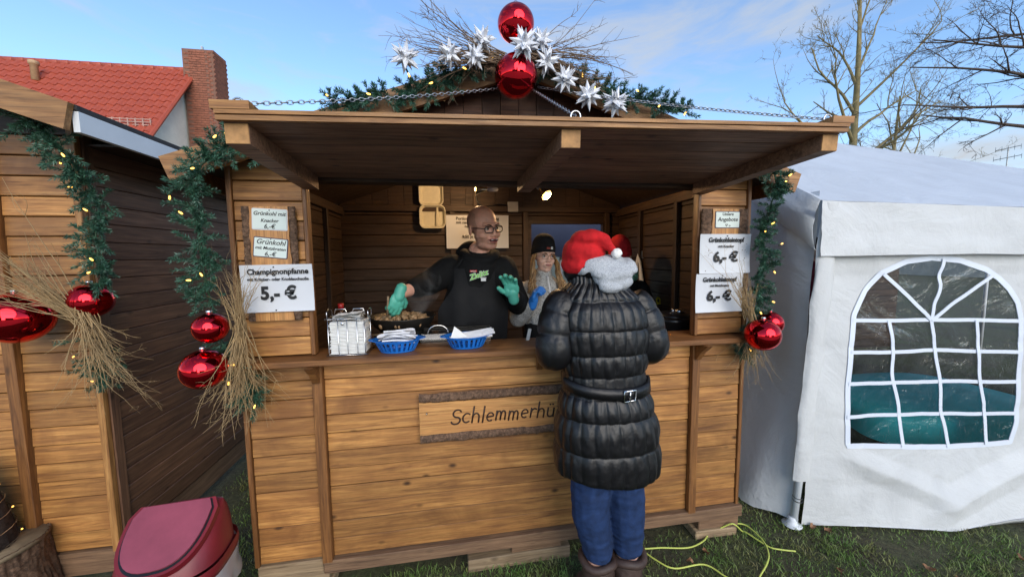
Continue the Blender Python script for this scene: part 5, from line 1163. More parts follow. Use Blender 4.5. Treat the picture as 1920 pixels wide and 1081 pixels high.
def shell(name, src, M, sel, off, mtl, parent):
    # thin layer (cropped hair, stubble) lifted from the skin where sel(head-space point) holds
    Mi = M.inverted() @ WM[src.name]; me = src.data; vs = []; ix = {}; fs = []
    for p in me.polygons:
        if all(sel(Mi @ me.vertices[i].co) for i in p.vertices):
            f = []
            for i in p.vertices:
                if i not in ix: v = me.vertices[i]; ix[i] = len(vs); vs.append(tuple(WM[src.name] @ (v.co+v.normal*off)))
                f.append(ix[i])
            fs.append(tuple(f))
    q = MB(); q.add(vs,fs); return q.build(name, mtl, parent, True)
def thinhair(name, base, alpha):
    m = plain(name, base, .8, .4, 220); m.node_tree.nodes['Principled BSDF'].inputs['Alpha'].default_value = alpha; return m
# ---- the cook
CK = thing('person', 'cook in black with dark apron, glasses and mint gloves stirring the pan', 'person', (.14,.56,.2), group='people at the stall')
Rh = RZ(radians(30)) @ RX(radians(6)) @ RY(radians(-6)); hc = (.192,.41,1.788)
M = face(CK, hc, Rh, 1.06, skin1, lipm, True, push=.0085, wide=1.35)
bd = MB(); head_shapes(bd, M, .013)
limb(bd,((.17,.455,1.66),.066),((.15,.50,1.56),.072)); limb(bd,((.15,.50,1.56),.11),((.13,.53,1.2),.12),((.12,.56,1.05),.12))
shR,elR,wrR = (.005,.52,1.555),(-.13,.50,1.475),(-.285,.305,1.432); shL,elL,wrL = (.315,.50,1.55),(.405,.47,1.34),(.345,.285,1.405)
limb(bd,(shR,.06),(elR,.05),(wrR,.031)); limb(bd,(shL,.06),(elL,.05),(wrL,.032))
for s in (-1,1): limb(bd,((.12+s*.1,.58,1.0),.09),((.12+s*.11,.58,.62),.065),((.12+s*.11,.60,.24),.045)); limb(bd,((.12+s*.11,.60,.235),.035),((.12+s*.12,.46,.225),.03))
MhR = frame(wrR,(-.32,-.10,-.95),(-.5,.8,-.1)); MhL = frame(wrL,(-.22,-.30,.92),(-.35,-1,.1))
hand_shapes(bd, MhR, -1, (.55,.6,.65,.7), .05, .8, .97); hand_shapes(bd, MhL, 1, (.32,.38,.42,.5), .25, .3, .97)
BODY = skinobj('body', bd, skin1, CK, .0042, 3)
shell('stubble', BODY, M, lambda w: -.12 < w.z < -.034-.3*max(0,w.y+.02) and w.y < .015 and not (abs(w.x) < .025 and -.068 < w.z < -.040) and w.z < -.028-.012*(abs(w.x) < .03), .0007, thinhair('beard_stubble',(.20,.10,.06),.2), CK)
shell('cropped_hair', BODY, M, lambda w: w.y > -.035+.25*max(0,w.z-.02) and -.075 < w.z < .105-.35*max(0,.03-w.y) and abs(w.x) < .0815, .0007, thinhair('cropped_hair',(.15,.085,.055),.2), CK)
for Mh,sd,cu,sp_ in ((MhR,-1,(.55,.6,.65,.7),.05),(MhL,1,(.32,.38,.42,.5),.25)):
    q = MB(); hand_shapes(q, Mh, sd, cu, sp_, .8 if sd < 0 else .3, .97); skinobj('glove', q, mint, CK, .0028, 1, disp=lambda p: .0048+.0010*nz(p,60,2))
q = MB(); limb(q,((.155,.49,1.545),.14),((.13,.52,1.34),.185),((.125,.53,1.2),.185),((.12,.56,1.0),.175)); ell(q,(.055,.51,1.54),(.10,.10,.075)); ell(q,(.27,.50,1.54),(.09,.10,.075)); ell(q,(.125,.45,1.22),(.17,.12,.19)); 
limb(q,(shR,.092),(elR,.08),((-.215,.395,1.452),.056)); limb(q,(shL,.09),(elL,.076),((.362,.34,1.385),.05)); limb(q,((.165,.475,1.60),.10),((.15,.50,1.52),.12))
skinobj('shirt', q, blackcl, CK, .008, 5, disp=lambda p: .006*nz(p,8,1)+.004*nz(p,22,5))
# hood lying round the neck
q = MB(); q.tube([Vector((.172+.092*cos(a), .475+.085*sin(a), 1.632+.022*sin(a)+.012*cos(2*a))) for a in [2*pi*k/24 for k in range(24)]], .033, 12, close=True); ell(q,(.13,.56,1.65),(.10,.06,.08)); skinobj('hood', q, blackcl, CK, .006, 4, disp=lambda p: .006*nz(p,18,4))
# apron bib over the front
ap = MB()
def APP(i,j):
    u,v = i/24-.5, j/30; z = 1.56-.52*v; w = (.12+.09*smoothstep(.15,.5,v))*2; x = .135-.02*v+u*w; 
    yb = .345+.05*(1-smoothstep(0,.45,v))*.6+.55*(u*w)**2*3.2+.018*nz((x*6,z*5,2),1)+.008*nz((x*17,z*10,5),1)-.028*sin(min(1,v*1.3)*pi)
    return Vector((x,yb,z))
ap.grid(APP,25,31); ap.grid(lambda i,j: APP(i,j)+Vector((0,.004,0)),25,31,flip=True); AP = ap.build('apron', apronm, CK, True)
for s in (-1,1): q = MB(); q.tube([Vector(APP(12+s*11,0)),Vector((.16+s*.09,.42,1.62)),Vector((.16+s*.07,.52,1.66))],.007,6); q.build('strap', apronm, AP, True)
# printed logo on the bib: red word, slanted green lettering, little white pot
lgr, lrd, lwh = mat('logo_green',(.25,.70,.10),.6), mat('logo_red',(.55,.03,.03),.6), mat('logo_white',(.8,.8,.8),.6)
lx,ly,lz = .152,.296,1.525
text(AP,'Zielitz',.042,lx+.003,ly-.003,lz-.012,lwh,shear=.2,bold=.0026,ext=.0004,rot=-.30); text(AP,'Zielitz',.042,lx+.003,ly-.006,lz-.012,lgr,shear=.2,bold=.0008,ext=.0004,rot=-.30); MB().box((lx-.05,ly-.003,lz+.018),(lx-.01,ly-.001,lz+.028)).build('logo_bar', lrd, AP); text(AP,'Imbiss',.012,lx-.03,ly-.0045,lz+.019,lwh,ext=.0003)
q = MB(); q.box((lx+.012,ly-.004,lz-.035),(lx+.040,ly-.002,lz-.013)); q.box((lx+.008,ly-.004,lz-.0175),(lx+.044,ly-.0015,lz-.0145)); q.build('logo_pot', lwh, AP)
q = MB(); limb(q,((.12,.57,1.06),.175),((.12,.58,.95),.16)); 
for s in (-1,1): limb(q,((.12+s*.1,.58,.98),.105),((.12+s*.11,.58,.6),.08),((.12+s*.11,.60,.28),.07))
skinobj('trousers', q, blackcl, CK, .01, 4)
for s in (-1,1): q = MB(); limb(q,((.12+s*.11,.62,.245),.045),((.12+s*.12,.45,.235),.04)); skinobj('shoe', q, blackp, CK, .008, 3)
glasses(CK, M, mat('black_frame',(.01,.01,.01),.3), .050, .033, .0026)
# ---- the young server
GI = thing('person', 'young server in grey fleece and black beanie with a raised blue glove', 'person', (.6,.58,.2), group='people at the stall')
Rg = RZ(radians(9)) @ RY(radians(2)); gc = (.603,.585,1.617)
Mg = face(GI, gc, Rg, .88, skin2, lipm2); bd = MB(); head_shapes(bd, Mg)
limb(bd,((.60,.60,1.52),.045),((.60,.61,1.42),.05)); limb(bd,((.60,.61,1.38),.09),((.60,.60,1.1),.10),((.60,.60,.98),.11))
sR,eR,wR = (.465,.61,1.395),(.425,.56,1.225),(.492,.415,1.345); sL,eL,wL = (.735,.61,1.39),(.79,.62,1.16),(.74,.42,1.14)
limb(bd,(sR,.04),(eR,.035),(wR,.024)); limb(bd,(sL,.04),(eL,.035),(wL,.024))
for s in (-1,1): limb(bd,((.60+s*.08,.60,.95),.075),((.60+s*.09,.60,.58),.055),((.60+s*.09,.61,.24),.04)); limb(bd,((.60+s*.09,.62,.23),.03),((.60+s*.10,.48,.225),.028))
MgR = frame(wR,(.18,-.20,.95),(.85,-.35,.1)); MgL = frame(wL,(-.3,-.95,.1),(0,0,-1))
hand_shapes(bd, MgR, -1, (.9,.95,1.0,1.0), .05, .8, .86); hand_shapes(bd, MgL, 1, (.5,.5,.5,.5), .05, .5, .86); skinobj('body', bd, skin2, GI, .004, 3)
for Mh,sd,cu in ((MgR,-1,(.9,.95,1.0,1.0)),(MgL,1,(.5,.5,.5,.5))):
    q = MB(); hand_shapes(q, Mh, sd, cu, .05, .8 if sd < 0 else .5, .86); skinobj('glove', q, blueg, GI, .0027, 1, disp=lambda p: .0045+.001*nz(p,60,2))
q = MB(); limb(q,((.60,.60,1.40),.115),((.60,.59,1.27),.13),((.60,.60,1.16),.12)); ell(q,(.53,.61,1.41),(.09,.075,.06)); ell(q,(.67,.61,1.405),(.09,.075,.06)); ell(q,(.55,.545,1.32),(.062,.055,.06)); ell(q,(.65,.545,1.32),(.062,.055,.06))
limb(q,(sR,.064),(eR,.062),((.478,.445,1.318),.043)); limb(q,(sL,.064),(eL,.058),((.745,.46,1.142),.043)); limb(q,((.60,.60,1.46),.062),((.602,.59,1.505),.06))
skinobj('fleece_jacket', q, fleece, GI, .006, 4, disp=lambda p: .004*nz(p,14,1)+.003*nz(p,30,5))
q = MB(); q.tube([Vector((.612,.523,1.50)),Vector((.618,.492,1.42)),Vector((.620,.466,1.33)),Vector((.622,.462,1.24)),Vector((.622,.474,1.17))],.0055,8); q.build('zip', lwh, GI, True)
q = MB(); limb(q,((.60,.60,1.17),.128),((.60,.60,1.0),.135)); 
for s in (-1,1): limb(q,((.60+s*.08,.60,.98),.09),((.60+s*.09,.60,.58),.068),((.60+s*.09,.61,.27),.058))
skinobj('trousers', q, blackcl, GI, .009, 4)
for s in (-1,1): q = MB(); limb(q,((.60+s*.09,.63,.24),.038),((.60+s*.10,.47,.232),.034)); skinobj('shoe', q, blackp, GI, .008, 3)
def beanie(P, M, mtl, sc=1.0, tall=.15, cuff=True, off=.0):
    q = MB(); n = 40; pr = [(.0905,.010),(.0935,.012),(.0935,.052),(.0895,.055),(.0885,.07),(.084,.095),(.072,.118),(.052,.136),(.028,.147),(.0001,.151)]
    q.grid(lambda i,j: Vector((pr[j][0]*.93*cos(2*pi*i/n)*(1+.012*sin(i*pi)), .012+pr[j][0]*1.13*sin(2*pi*i/n), (pr[j][1]-.01)*tall/.15+.022+off+.020*sin(2*pi*i/n)*-1*(1 if j < 4 else max(0,1-(j-3)/5)))), n, len(pr), wrapu=True)
    o = q.build('beanie', mtl, P, True, m=M @ Matrix.Scale(sc,4)); return o
bn_ = beanie(GI, Mg, blackknit, 1.02, .168)
def emblem(P, M, x, z, y=-.104, word=(.45,.08,.05)):
    a = MB(); a.box((x,y-.001,z-.007),(x+.014,y,z+.009)); a.build('emblem', lwh, P, m=M); b = MB(); b.box((x+.004,y-.0016,z-.002),(x+.010,y-.0008,z+.004)); b.build('emblem_mark', ink, P, m=M)
    c = MB(); c.box((x-.034,y-.001,z+.002),(x-.004,y,z+.0055)); c.box((x-.034,y-.001,z-.005),(x-.004,y,z-.0015)); c.build('embroidery', mat('embroidery',word,.7), P, m=M)
emblem(bn_, Mg, .014, .068, -.101)
gg = glasses(GI, Mg, mat('thin_frame',(.22,.15,.09),.3,.8), .046, .030, .0012)
hr = MB(); R_ = random.Random(2)
for s in (-1,1):
    for k in range(38):
        a = R_.uniform(-.5,1.0); st = Mg @ Vector((s*(.070+.008*R_.random()),.0+a*.05,.03)); e1 = Vector((gc[0]+s*(.085+R_.uniform(-.012,.018)), gc[1]-.03-R_.uniform(0,.05), 1.50+R_.uniform(-.02,.02))); e2 = Vector((gc[0]+s*(.094+R_.uniform(-.022,.026)), gc[1]-.07-R_.uniform(0,.02), 1.44+R_.uniform(-.02,.03))); e3 = e2+Vector((s*R_.uniform(-.02,.03),-.006,-R_.uniform(.005,.055)))
        pts = bez([st,st.lerp(e1,.5)+Vector((s*.008,-.01,0)),e1,e2,e3],16); hr.tube([p_+Vector((.004*sin(i*1.1+k),0,0)) for i,p_ in enumerate(pts)],[.0055*sin(min(1,(i+2)/9)*pi/2)*(1-.75*(i/(len(pts)-1))**2) for i in range(len(pts))],5)
hr.build('hair', hairm, GI, True)

# ---- the server behind, red beanie
RD = thing('person', 'server in black with red beanie and mint scarf behind the customer', 'person', (1.25,.85,.2), group='people at the stall')
Rr = RZ(radians(-38)) @ RX(radians(24)); rc = (1.245,.80,1.60)
Mr_ = face(RD, rc, Rr, .92, skin2, lipm2); bd = MB(); head_shapes(bd, Mr_); limb(bd,((1.26,.84,1.53),.05),((1.29,.87,1.42),.06)); limb(bd,((1.29,.87,1.38),.10),((1.29,.88,1.0),.11))
s1,e1,w1 = (1.13,.86,1.36),(.99,.80,1.25),(.87,.74,1.475); s2,e2,w2 = (1.44,.86,1.36),(1.50,.80,1.14),(1.42,.56,1.16)
limb(bd,(s1,.045),(e1,.04),(w1,.026)); limb(bd,(s2,.045),(e2,.04),(w2,.026))
for s in (-1,1): limb(bd,((1.29+s*.09,.88,.98),.08),((1.29+s*.10,.88,.6),.06),((1.29+s*.10,.90,.24),.045)); limb(bd,((1.29+s*.1,.9,.23),.03),((1.29+s*.11,.76,.225),.028))
Mh1, Mh2 = frame(w1,(-.35,-.25,.9),(.3,-.9,0)), frame(w2,(-.3,-.9,.0),(0,0,-1)); hand_shapes(bd,Mh1,1,(.7,.75,.8,.8),.05,.6,.85); hand_shapes(bd,Mh2,1,(.6,.6,.6,.6),.05,.6,.85); skinobj('body', bd, skin2, RD, .005, 3)
for Mh,cu in ((Mh1,(.7,.75,.8,.8)),(Mh2,(.6,.6,.6,.6))): q = MB(); hand_shapes(q,Mh,1,cu,.05,.6,.85); skinobj('glove', q, blueg, RD, .003, 1, disp=lambda p: .0045)
q = MB(); limb(q,((1.29,.87,1.36),.13),((1.29,.88,1.2),.145),((1.29,.88,.98),.15)); ell(q,(1.20,.87,1.37),(.1,.085,.07)); ell(q,(1.38,.87,1.37),(.1,.085,.07)); limb(q,(s1,.07),(e1,.062),((.90,.755,1.41),.045)); limb(q,(s2,.072),(e2,.062),((1.43,.60,1.158),.045)); SH = skinobj('shirt', q, blackcl, RD, .008, 4, disp=lambda p: .005*nz(p,10,1))
q = MB(); q.add([(-.022,0,-.03),(.022,0,-.03),(.026,0,.012),(.0,0,.03),(-.026,0,.012)],[(0,1,2,3,4)]); q.build('sleeve_badge', mat('badge_yellow',(.62,.45,.02),.6), SH, m=T(1.525,.742,1.285) @ RZ(.35) @ RX(-.1)); q = MB(); q.add([(-.012,0,-.010),(.012,0,-.010),(0,0,.016)],[(0,1,2)]); q.build('badge_mark', ink, SH, m=T(1.5235,.739,1.287) @ RZ(.35) @ RX(-.1))
q = MB(); limb(q,((1.29,.88,1.0),.15),((1.29,.88,.95),.14))
for s in (-1,1): limb(q,((1.29+s*.09,.88,.98),.095),((1.29+s*.10,.88,.6),.07),((1.29+s*.10,.90,.26),.06))
skinobj('trousers', q, blackcl, RD, .01, 4)
for s in (-1,1): q = MB(); limb(q,((1.29+s*.1,.92,.24),.04),((1.29+s*.11,.75,.232),.036)); skinobj('shoe', q, blackp, RD, .008, 3)
q = MB(); q.tube([Vector((1.275+.085*cos(a), .845+.085*sin(a), 1.465+.03*cos(a)+.02*sin(2*a))) for a in [2*pi*k/20 for k in range(20)]], .042, 12, close=True); ell(q,(1.34,.80,1.50),(.04,.05,.07)); skinobj('scarf', q, mintsc, RD, .006, 3, disp=lambda p: .010*nz(p,24,3))
br = beanie(RD, Mr_, redknit, 1.04, .18); emblem(br, Mr_, .020, .060, -.103)

# ---- the customer in the quilted coat
CU = thing('person', 'customer seen from behind in long black quilted coat and red Santa hat', 'person', (.66,-.34,0), group='people at the stall')
nyl = mat('black_nylon', (.005,.005,.006), .40, 0, .45); _t,_N,_L,_b = NT(nyl); _v = coords(nyl,rnd=False); _n = noise(nyl,_v,26,5,.65,1.6); _n2 = noise(nyl,_v,9,4,.6,1.2); _b1 = bump(nyl,_n.outputs[0],.22,.007); bump(nyl,_n2.outputs[0],.14,.02,_b1)
AX = [(.70,.642,-.355,.205,.150),(.735,.641,-.355,.214,.158),(.80,.640,-.355,.216,.160),(.92,.636,-.355,.208,.153),(1.0,.632,-.355,.190,.140),(1.08,.628,-.35,.172,.126),(1.15,.622,-.35,.172,.124),(1.25,.617,-.35,.184,.130),(1.34,.612,-.345,.194,.135),(1.41,.608,-.335,.190,.128),(1.455,.604,-.33,.168,.112),(1.49,.598,-.325,.128,.098),(1.52,.592,-.32,.092,.085),(1.555,.585,-.315,.085,.082)]
def axv(z):
    for i in range(len(AX)-1):
        if z <= AX[i+1][0]:
            t = (z-AX[i][0])/(AX[i+1][0]-AX[i][0]); t = max(0,t); 
            p0,p1,p2,p3 = AX[max(i-1,0)],AX[i],AX[i+1],AX[min(i+2,len(AX)-1)]
            return [p1[k]+(p2[k]-p1[k])*(t*t*(3-2*t)*.4+t*.6) for k in range(1,5)]
    return AX[-1][1:]
HS_ = [.70,.845,.975,1.065,1.15,1.235,1.335,1.445,1.60]
def puff(t, e=.5): return max(0,sin(pi*t))**e
def quilt(a, z):
    # a: angle, back = -pi/2; returns puff height
    for i in range(len(HS_)-1):
        if HS_[i] <= z <= HS_[i+1]: th = (z-HS_[i])/(HS_[i+1]-HS_[i]); row = i; break
    else: th = .5; row = 0
    da = (a+pi/2+pi)%(2*pi)-pi           # angle from the middle of the back
    ncol = 25.0; sw = .06*sin(z*7)       # seams lean a little
    fan = da*(1+.35*max(0,z-1.33)/.12*.5)
    u = (fan+sw*.4)/(2*pi)*ncol
    if abs(da) > 1.35 and z < 1.42: tv = .5
    else: tv = u-math.floor(u)
    h = puff(th,.40)*(.35+.65*puff(tv,.6))
    amp = .0135 if row not in (3,) else .006
    return amp*h
nA, nZ = 300, 220; coat = MB(); zb,zt = .715,1.552
def CP(i,j):
    a = 2*pi*i/nA; z = zb+(zt-zb)*j/(nZ-1); cx,cy,ra,rb = axv(z); c,s = cos(a),sin(a); p = 2.35; k = (abs(c)**p+abs(s)**p)**(-1/p)
    dirx,diry = c*k,s*k; hemlift = .012*sin(a*2+.5)+.012*nz((c*2,s*2,1),1) if j < 40 else 0
    hq = quilt(a,z+.004*nz((c*6,s*6,z*8),1)); wr = .0032*nz((c*5,s*5,z*14),1)+.0020*nz((c*16,s*16,z*30),1)
    if j < 2: hq *= .2
    x = cx+dirx*ra; y = cy+diry*rb; return Vector((x+dirx*(hq+wr), y+diry*(hq+wr), z+hemlift*(1-j/40 if j < 40 else 0)))
coat.grid(CP, nA, nZ, wrapu=True); 
coat.grid(lambda i,j: Vector(((CP(i,0)).lerp(Vector((.64,-.355,.78)), j/3)))+Vector((0,0,.02*j)), nA, 4, wrapu=True, flip=True)
COAT = coat.build('coat', nyl, CU, True)
def sleeve(path, radii, seed):
    pts = bez(path, 110); n = len(pts); q = MB(); seg = 56; up = None; L_ = [0]
    for i in range(1,n): L_.append(L_[-1]+(pts[i]-pts[i-1]).length)
    tot = L_[-1]; rows = 6.0; V_ = []
    for i,p in enumerate(pts):
        t = (pts[min(i+1,n-1)]-pts[max(i-1,0)]).normalized(); up = t.orthogonal().normalized() if up is None else (up-t*up.dot(t)).normalized(); w = t.cross(up)
        u = L_[i]/tot; kk = u*(len(radii)-1); r_ = radii[int(kk)]+(radii[min(int(kk)+1,len(radii)-1)]-radii[int(kk)])*(kk-int(kk))
        fr = (u*rows)%1
        for j in range(seg):
            a = 2*pi*j/seg; cv = (j/seg*4+.3)%1; h = .0125*puff(fr,.40)*(.40+.60*puff(cv,.35))+.0025*nz((cos(a)*3+seed,sin(a)*3,u*18),1)+.0015*nz((cos(a)*8,sin(a)*8+seed,u*34),1)
            V_.append(p+(up*cos(a)+w*sin(a))*(r_+h-.006))
    F_ = [(i*seg+j,i*seg+(j+1)%seg,(i+1)*seg+(j+1)%seg,(i+1)*seg+j) for i in range(n-1) for j in range(seg)]+[tuple(range(seg))[::-1],tuple(range((n-1)*seg,n*seg))]
    q.add(V_,F_); return q.build('sleeve', nyl, CU, True)
sleeve([(.475,-.335,1.455),(.432,-.35,1.40),(.408,-.375,1.30),(.402,-.375,1.24),(.425,-.30,1.225),(.455,-.20,1.235),(.475,-.12,1.245)],[.062,.074,.074,.072,.066,.058,.050],1)
sleeve([(.745,-.335,1.45),(.785,-.35,1.39),(.812,-.375,1.30),(.818,-.37,1.24),(.80,-.30,1.225),(.775,-.20,1.235),(.755,-.12,1.245)],[.062,.074,.074,.072,.066,.058,.050],2)
# belt with buckle
q = MB(); 
def BP(i,j):
    a = -pi+.28+(pi-.5)*i/60; z = 1.108-.02*sin((i/60)*pi)+(.022 if j in (0,1) else -.022); cx,cy,ra,rb = axv(z); c,s = cos(a),sin(a); p = 2.35; k = (abs(c)**p+abs(s)**p)**(-1/p); e = .020 if j in (1,2) else .008
    return Vector((cx+c*k*(ra+e), cy+s*k*(rb+e), z+.008*cos(i/60*pi)))
q.grid(BP,61,4); q.grid(lambda i,j: BP(i,(3,0)[j]),61,2); q.build('belt', nyl, COAT, True)
bz = Matrix.Translation(Vector((.672,-.498,1.083))) @ RZ(.12); q = MB(); q.tube([(-.025,0,-.021),(.025,0,-.021),(.025,0,.021),(-.025,0,.021)],.0045,6,close=True,); q.tube([(0,-.002,-.02),(0,-.002,.02)],.003,6); q.build('buckle', chrome, COAT, True, m=bz)
# collar
q = MB(); q.tube([Vector((.585+.088*cos(a), -.318+.082*sin(a), 1.548-.02*sin(a)+.012*cos(a)*-1)) for a in [2*pi*k/28 for k in range(28)]],[.032+.006*sin(k*1.4) for k in range(28)],14,close=True); skinobj('collar', q, nyl, CU, .006, 3, disp=lambda p: .006*nz(p,26,2))
# grey hood over the collar
q = MB(); ell(q,(.622,-.395,1.575),(.112,.060,.046),RY(.16)); ell(q,(.630,-.42,1.542),(.088,.045,.052),RY(.25)); ell(q,(.615,-.435,1.512),(.052,.030,.034)); ell(q,(.705,-.385,1.575),(.040,.055,.042)); ell(q,(.535,-.37,1.575),(.045,.05,.022),RY(-.5)); ell(q,(.62,-.36,1.602),(.085,.075,.032))
skinobj('hood', q, hoodm, CU, .005, 5, disp=lambda p: .010*nz((p[0]*.5,p[1],p[2]*1.9),20,2)+.002*nz((p[0]*.5,p[1],p[2]*2),50,6))
# Santa hat
hcx,hcy,hcz = .545,-.315,1.615
q = MB(); ell(q,(hcx,hcy,hcz+.020),(.086,.104,.086)); ell(q,(hcx-.004,hcy,hcz-.025),(.086,.102,.055)); ell(q,(hcx+.004,hcy-.02,hcz+.078),(.066,.085,.040)); limb(q,((hcx+.012,hcy-.05,hcz+.085),.036),((hcx+.052,hcy-.085,hcz+.070),.030),((hcx+.085,hcy-.105,hcz+.034),.014))
HAT = skinobj('santa_hat', q, redfelt, CU, .005, 3, disp=lambda p: .007*nz((p[0],p[1],p[2]*1.5),13,2)+.002*nz(p,45,4))
q = MB(); ell(q,(hcx+.094,hcy-.118,hcz+.020),(.021,.021,.020)); ell(q,(hcx+.102,hcy-.118,hcz+.028),(.012,.014,.012)); skinobj('pompom', q, whitepom, HAT, .004, 1, disp=lambda p: .004*nz(p,110,2))
# body underneath, jeans, boots, hands
bd = MB(); Mc = T(hcx,hcy,1.60) @ RZ(radians(165)) @ Matrix.Scale(.86,4); head_shapes(bd, Mc); limb(bd,((.57,-.32,1.56),.05),((.60,-.33,1.45),.06),((.62,-.345,1.30),.10),((.63,-.35,1.1),.09),((.64,-.355,.9),.11)); limb(bd,((.47,-.34,1.43),.045),((.405,-.37,1.25),.04),((.47,-.13,1.245),.028)); limb(bd,((.75,-.34,1.43),.045),((.815,-.37,1.25),.04),((.76,-.13,1.245),.028))
LEG = {-1:[((.575,-.36,.86),.092),((.560,-.375,.53),.066),((.600,-.365,.30),.056),((.604,-.355,.08),.04)],1:[((.705,-.36,.86),.092),((.728,-.375,.51),.066),((.738,-.365,.30),.056),((.742,-.355,.08),.04)]}
for s in (-1,1): limb(bd,*[(p,r_*.85) for p,r_ in LEG[s]]); limb(bd,((LEG[s][3][0][0],-.36,.06),.035),((LEG[s][3][0][0]+.0,-.20,.045),.03))
for w,d_,sd in (((.472,-.12,1.245),(.25,.95,-.05),1),((.757,-.12,1.245),(-.25,.95,-.05),-1)): hand_shapes(bd, frame(w,d_,(0,0,-1)), sd, (.4,.45,.5,.5), .05, .5, .88)
skinobj('body', bd, skin2, CU, .005, 3); face(CU, (hcx,hcy,1.60), RZ(radians(165)), .86, skin2, lipm2)
q = MB(); limb(q,((.64,-.36,.92),.14),((.64,-.36,.84),.13))
for s in (-1,1): limb(q,*[(LEG[s][0][0:1][0],.098),(LEG[s][1][0],.079),(Vector(LEG[s][2][0])+Vector((0,0,.055)),.066)])
skinobj('jeans', q, jeans, CU, .006, 3, disp=lambda p: .004*nz((p[0]*.6,p[1]*.6,p[2]*1.6),12,2)+.004*nz((p[0]*.35,p[1]*.35,p[2]*1.5),30,5)*(1.3 if p[2] < .46 or .6 < p[2] else .5))
for s in (-1,1):
    x = LEG[s][2][0][0]+.002; q = MB(); limb(q,((x,-.362,.255),.072),((x,-.362,.18),.064),((x+.002,-.358,.07),.052)); limb(q,((x,-.375,.055),.048),((x,-.24,.05),.046),((x,-.19,.042),.040)); q.box((x-.045,-.42,gz(x,-.36)+.003),(x+.045,-.15,.03))
    B_ = skinobj('boot', q, bootm, CU, .006, 2, disp=lambda p: .004*nz(p,18,2)+.003*nz(p,40,4)); q = MB(); q.tube([Vector((x+.070*cos(a),-.362+.070*sin(a),.305+.006*sin(a*3+s))) for a in [2*pi*k/20 for k in range(20)]],.017,10,close=True); q.build('cuff', bootm, B_, True)

# ---- two visitors inside the tent
def visitor(x, y, rz, jacket, label, h=1.0):
    P = thing('person', label, 'person', (x,y,0)); M = T(x,y,0) @ RZ(rz) @ Matrix.Scale(h,4)
    Mh = M @ T(0,0,1.60); bd = MB(); head_shapes(bd, Mh); f = lambda *p: M @ Vector(p)
    limb(bd,(f(0,.02,1.52),.05),(f(0,.03,1.4),.07),(f(0,.02,1.0),.10))
    for s in (-1,1): limb(bd,(f(s*.17,.03,1.38),.04),(f(s*.21,.05,1.1),.035),(f(s*.18,-.12,.92),.026)); limb(bd,(f(s*.09,.02,.9),.075),(f(s*.1,.0,.5),.055),(f(s*.1,.02,.07),.04)); limb(bd,(f(s*.1,.03,.05),.035),(f(s*.11,-.12,.04),.03)); hand_shapes(bd, frame(f(s*.18,-.12,.92),f(s*.17,-.25,.85)-f(s*.18,-.12,.92),M.to_3x3() @ Vector((-s,0,0))), s, (.5,.5,.5,.5), .05, .5, .85)
    skinobj('body', bd, skin2, P, .008, 3)
    q = MB(); limb(q,(f(0,.03,1.38),.14),(f(0,.02,1.15),.15),(f(0,.02,.88),.16)); ell(q,f(-.1,.03,1.40),(.09,.085,.06)); ell(q,f(.1,.03,1.40),(.09,.085,.06))
    for s in (-1,1): limb(q,(f(s*.17,.03,1.38),.068),(f(s*.21,.05,1.1),.06),(f(s*.185,-.09,.94),.045))
    skinobj('jacket', q, jacket, P, .01, 4, disp=lambda p: .006*nz(p,12,1)); q = MB()
    for s in (-1,1): limb(q,(f(s*.09,.02,.9),.095),(f(s*.1,.0,.5),.072),(f(s*.1,.02,.1),.06))
    skinobj('trousers', q, blackcl, P, .01, 4); beanie(P, Mh, blackknit, 1.0, .15)
visitor(4.05,1.75,.3,cloth('maroon_jacket',(.13,.012,.03)),'visitor in a maroon jacket standing inside the tent',1.02); visitor(3.05,1.55,-.5,cloth('navy_jacket',(.02,.03,.06)),'visitor in a navy jacket standing inside the tent')
# ---------------------------------------------------------------- house with the red roof
plaster = plain('cream_plaster', (.74,.71,.62), .85, .1, 3, .2, 30)
brickm = plain('chimney_brick', (.27,.095,.055), .85, .45, 9, .3, 60)
mortar = plain('mortar', (.20,.10,.07), .9, .2, 20)
tile_m = mat('roof_tile', (.36,.06,.03), .5); _t,_N,_L,_b = NT(tile_m); _v = coords(tile_m); _n = noise(tile_m,_v,3,4,.6); _oi = _N('ShaderNodeObjectInfo')
_L(mixrgb(tile_m, maprange(tile_m,_n.outputs[0],.3,.7,0,.5), (.40,.075,.035), (.24,.045,.03)), _b.inputs['Base Color'])
glassd = mat('window_glass', (.03,.04,.05), .05, 0, .8)
gutter = mat('gutter_zinc', (.40,.40,.40), .4, .8)
HS = thing('house', 'red-tiled house with cream gable and brick chimney behind the huts', 'house', (-13,13,0))
RXE, RY0, RZR, EY, EZ = -8.35, 12.87, 8.0, 10.45, 5.0
HL = -20.0
MB().prism([(0,0),(4.84,0),(4.84,4.98),(2.42,7.85),(0,4.98)], 11.4, m=Matrix(((0,-1,0,-8.62),(1,0,0,EY+.12),(0,0,1,0),(0,0,0,1)))).build('wall', plaster, HS)
rf = MB(); sl = Vector((0,RY0-EY,RZR-EZ)); SL = sl.length; slu = sl.normalized(); nrm = Vector((0,-slu.z,slu.y))
rf.add([(HL,EY,EZ),(RXE,EY,EZ),(RXE,RY0,RZR),(HL,RY0,RZR),(HL,2*RY0-EY,EZ),(RXE,2*RY0-EY,EZ),(HL,EY,EZ-.12),(RXE,EY,EZ-.12),(RXE,RY0,RZR-.12),(HL,RY0,RZR-.12),(HL,2*RY0-EY,EZ-.12),(RXE,2*RY0-EY,EZ-.12)],
    [(0,1,2,3),(3,2,5,4),(7,6,9,8),(8,9,10,11),(1,7,8,2),(2,8,11,5),(0,3,9,6),(3,4,10,9),(0,6,7,1),(4,5,11,10)])
rf = rf.build('roof', tile_m, HS)
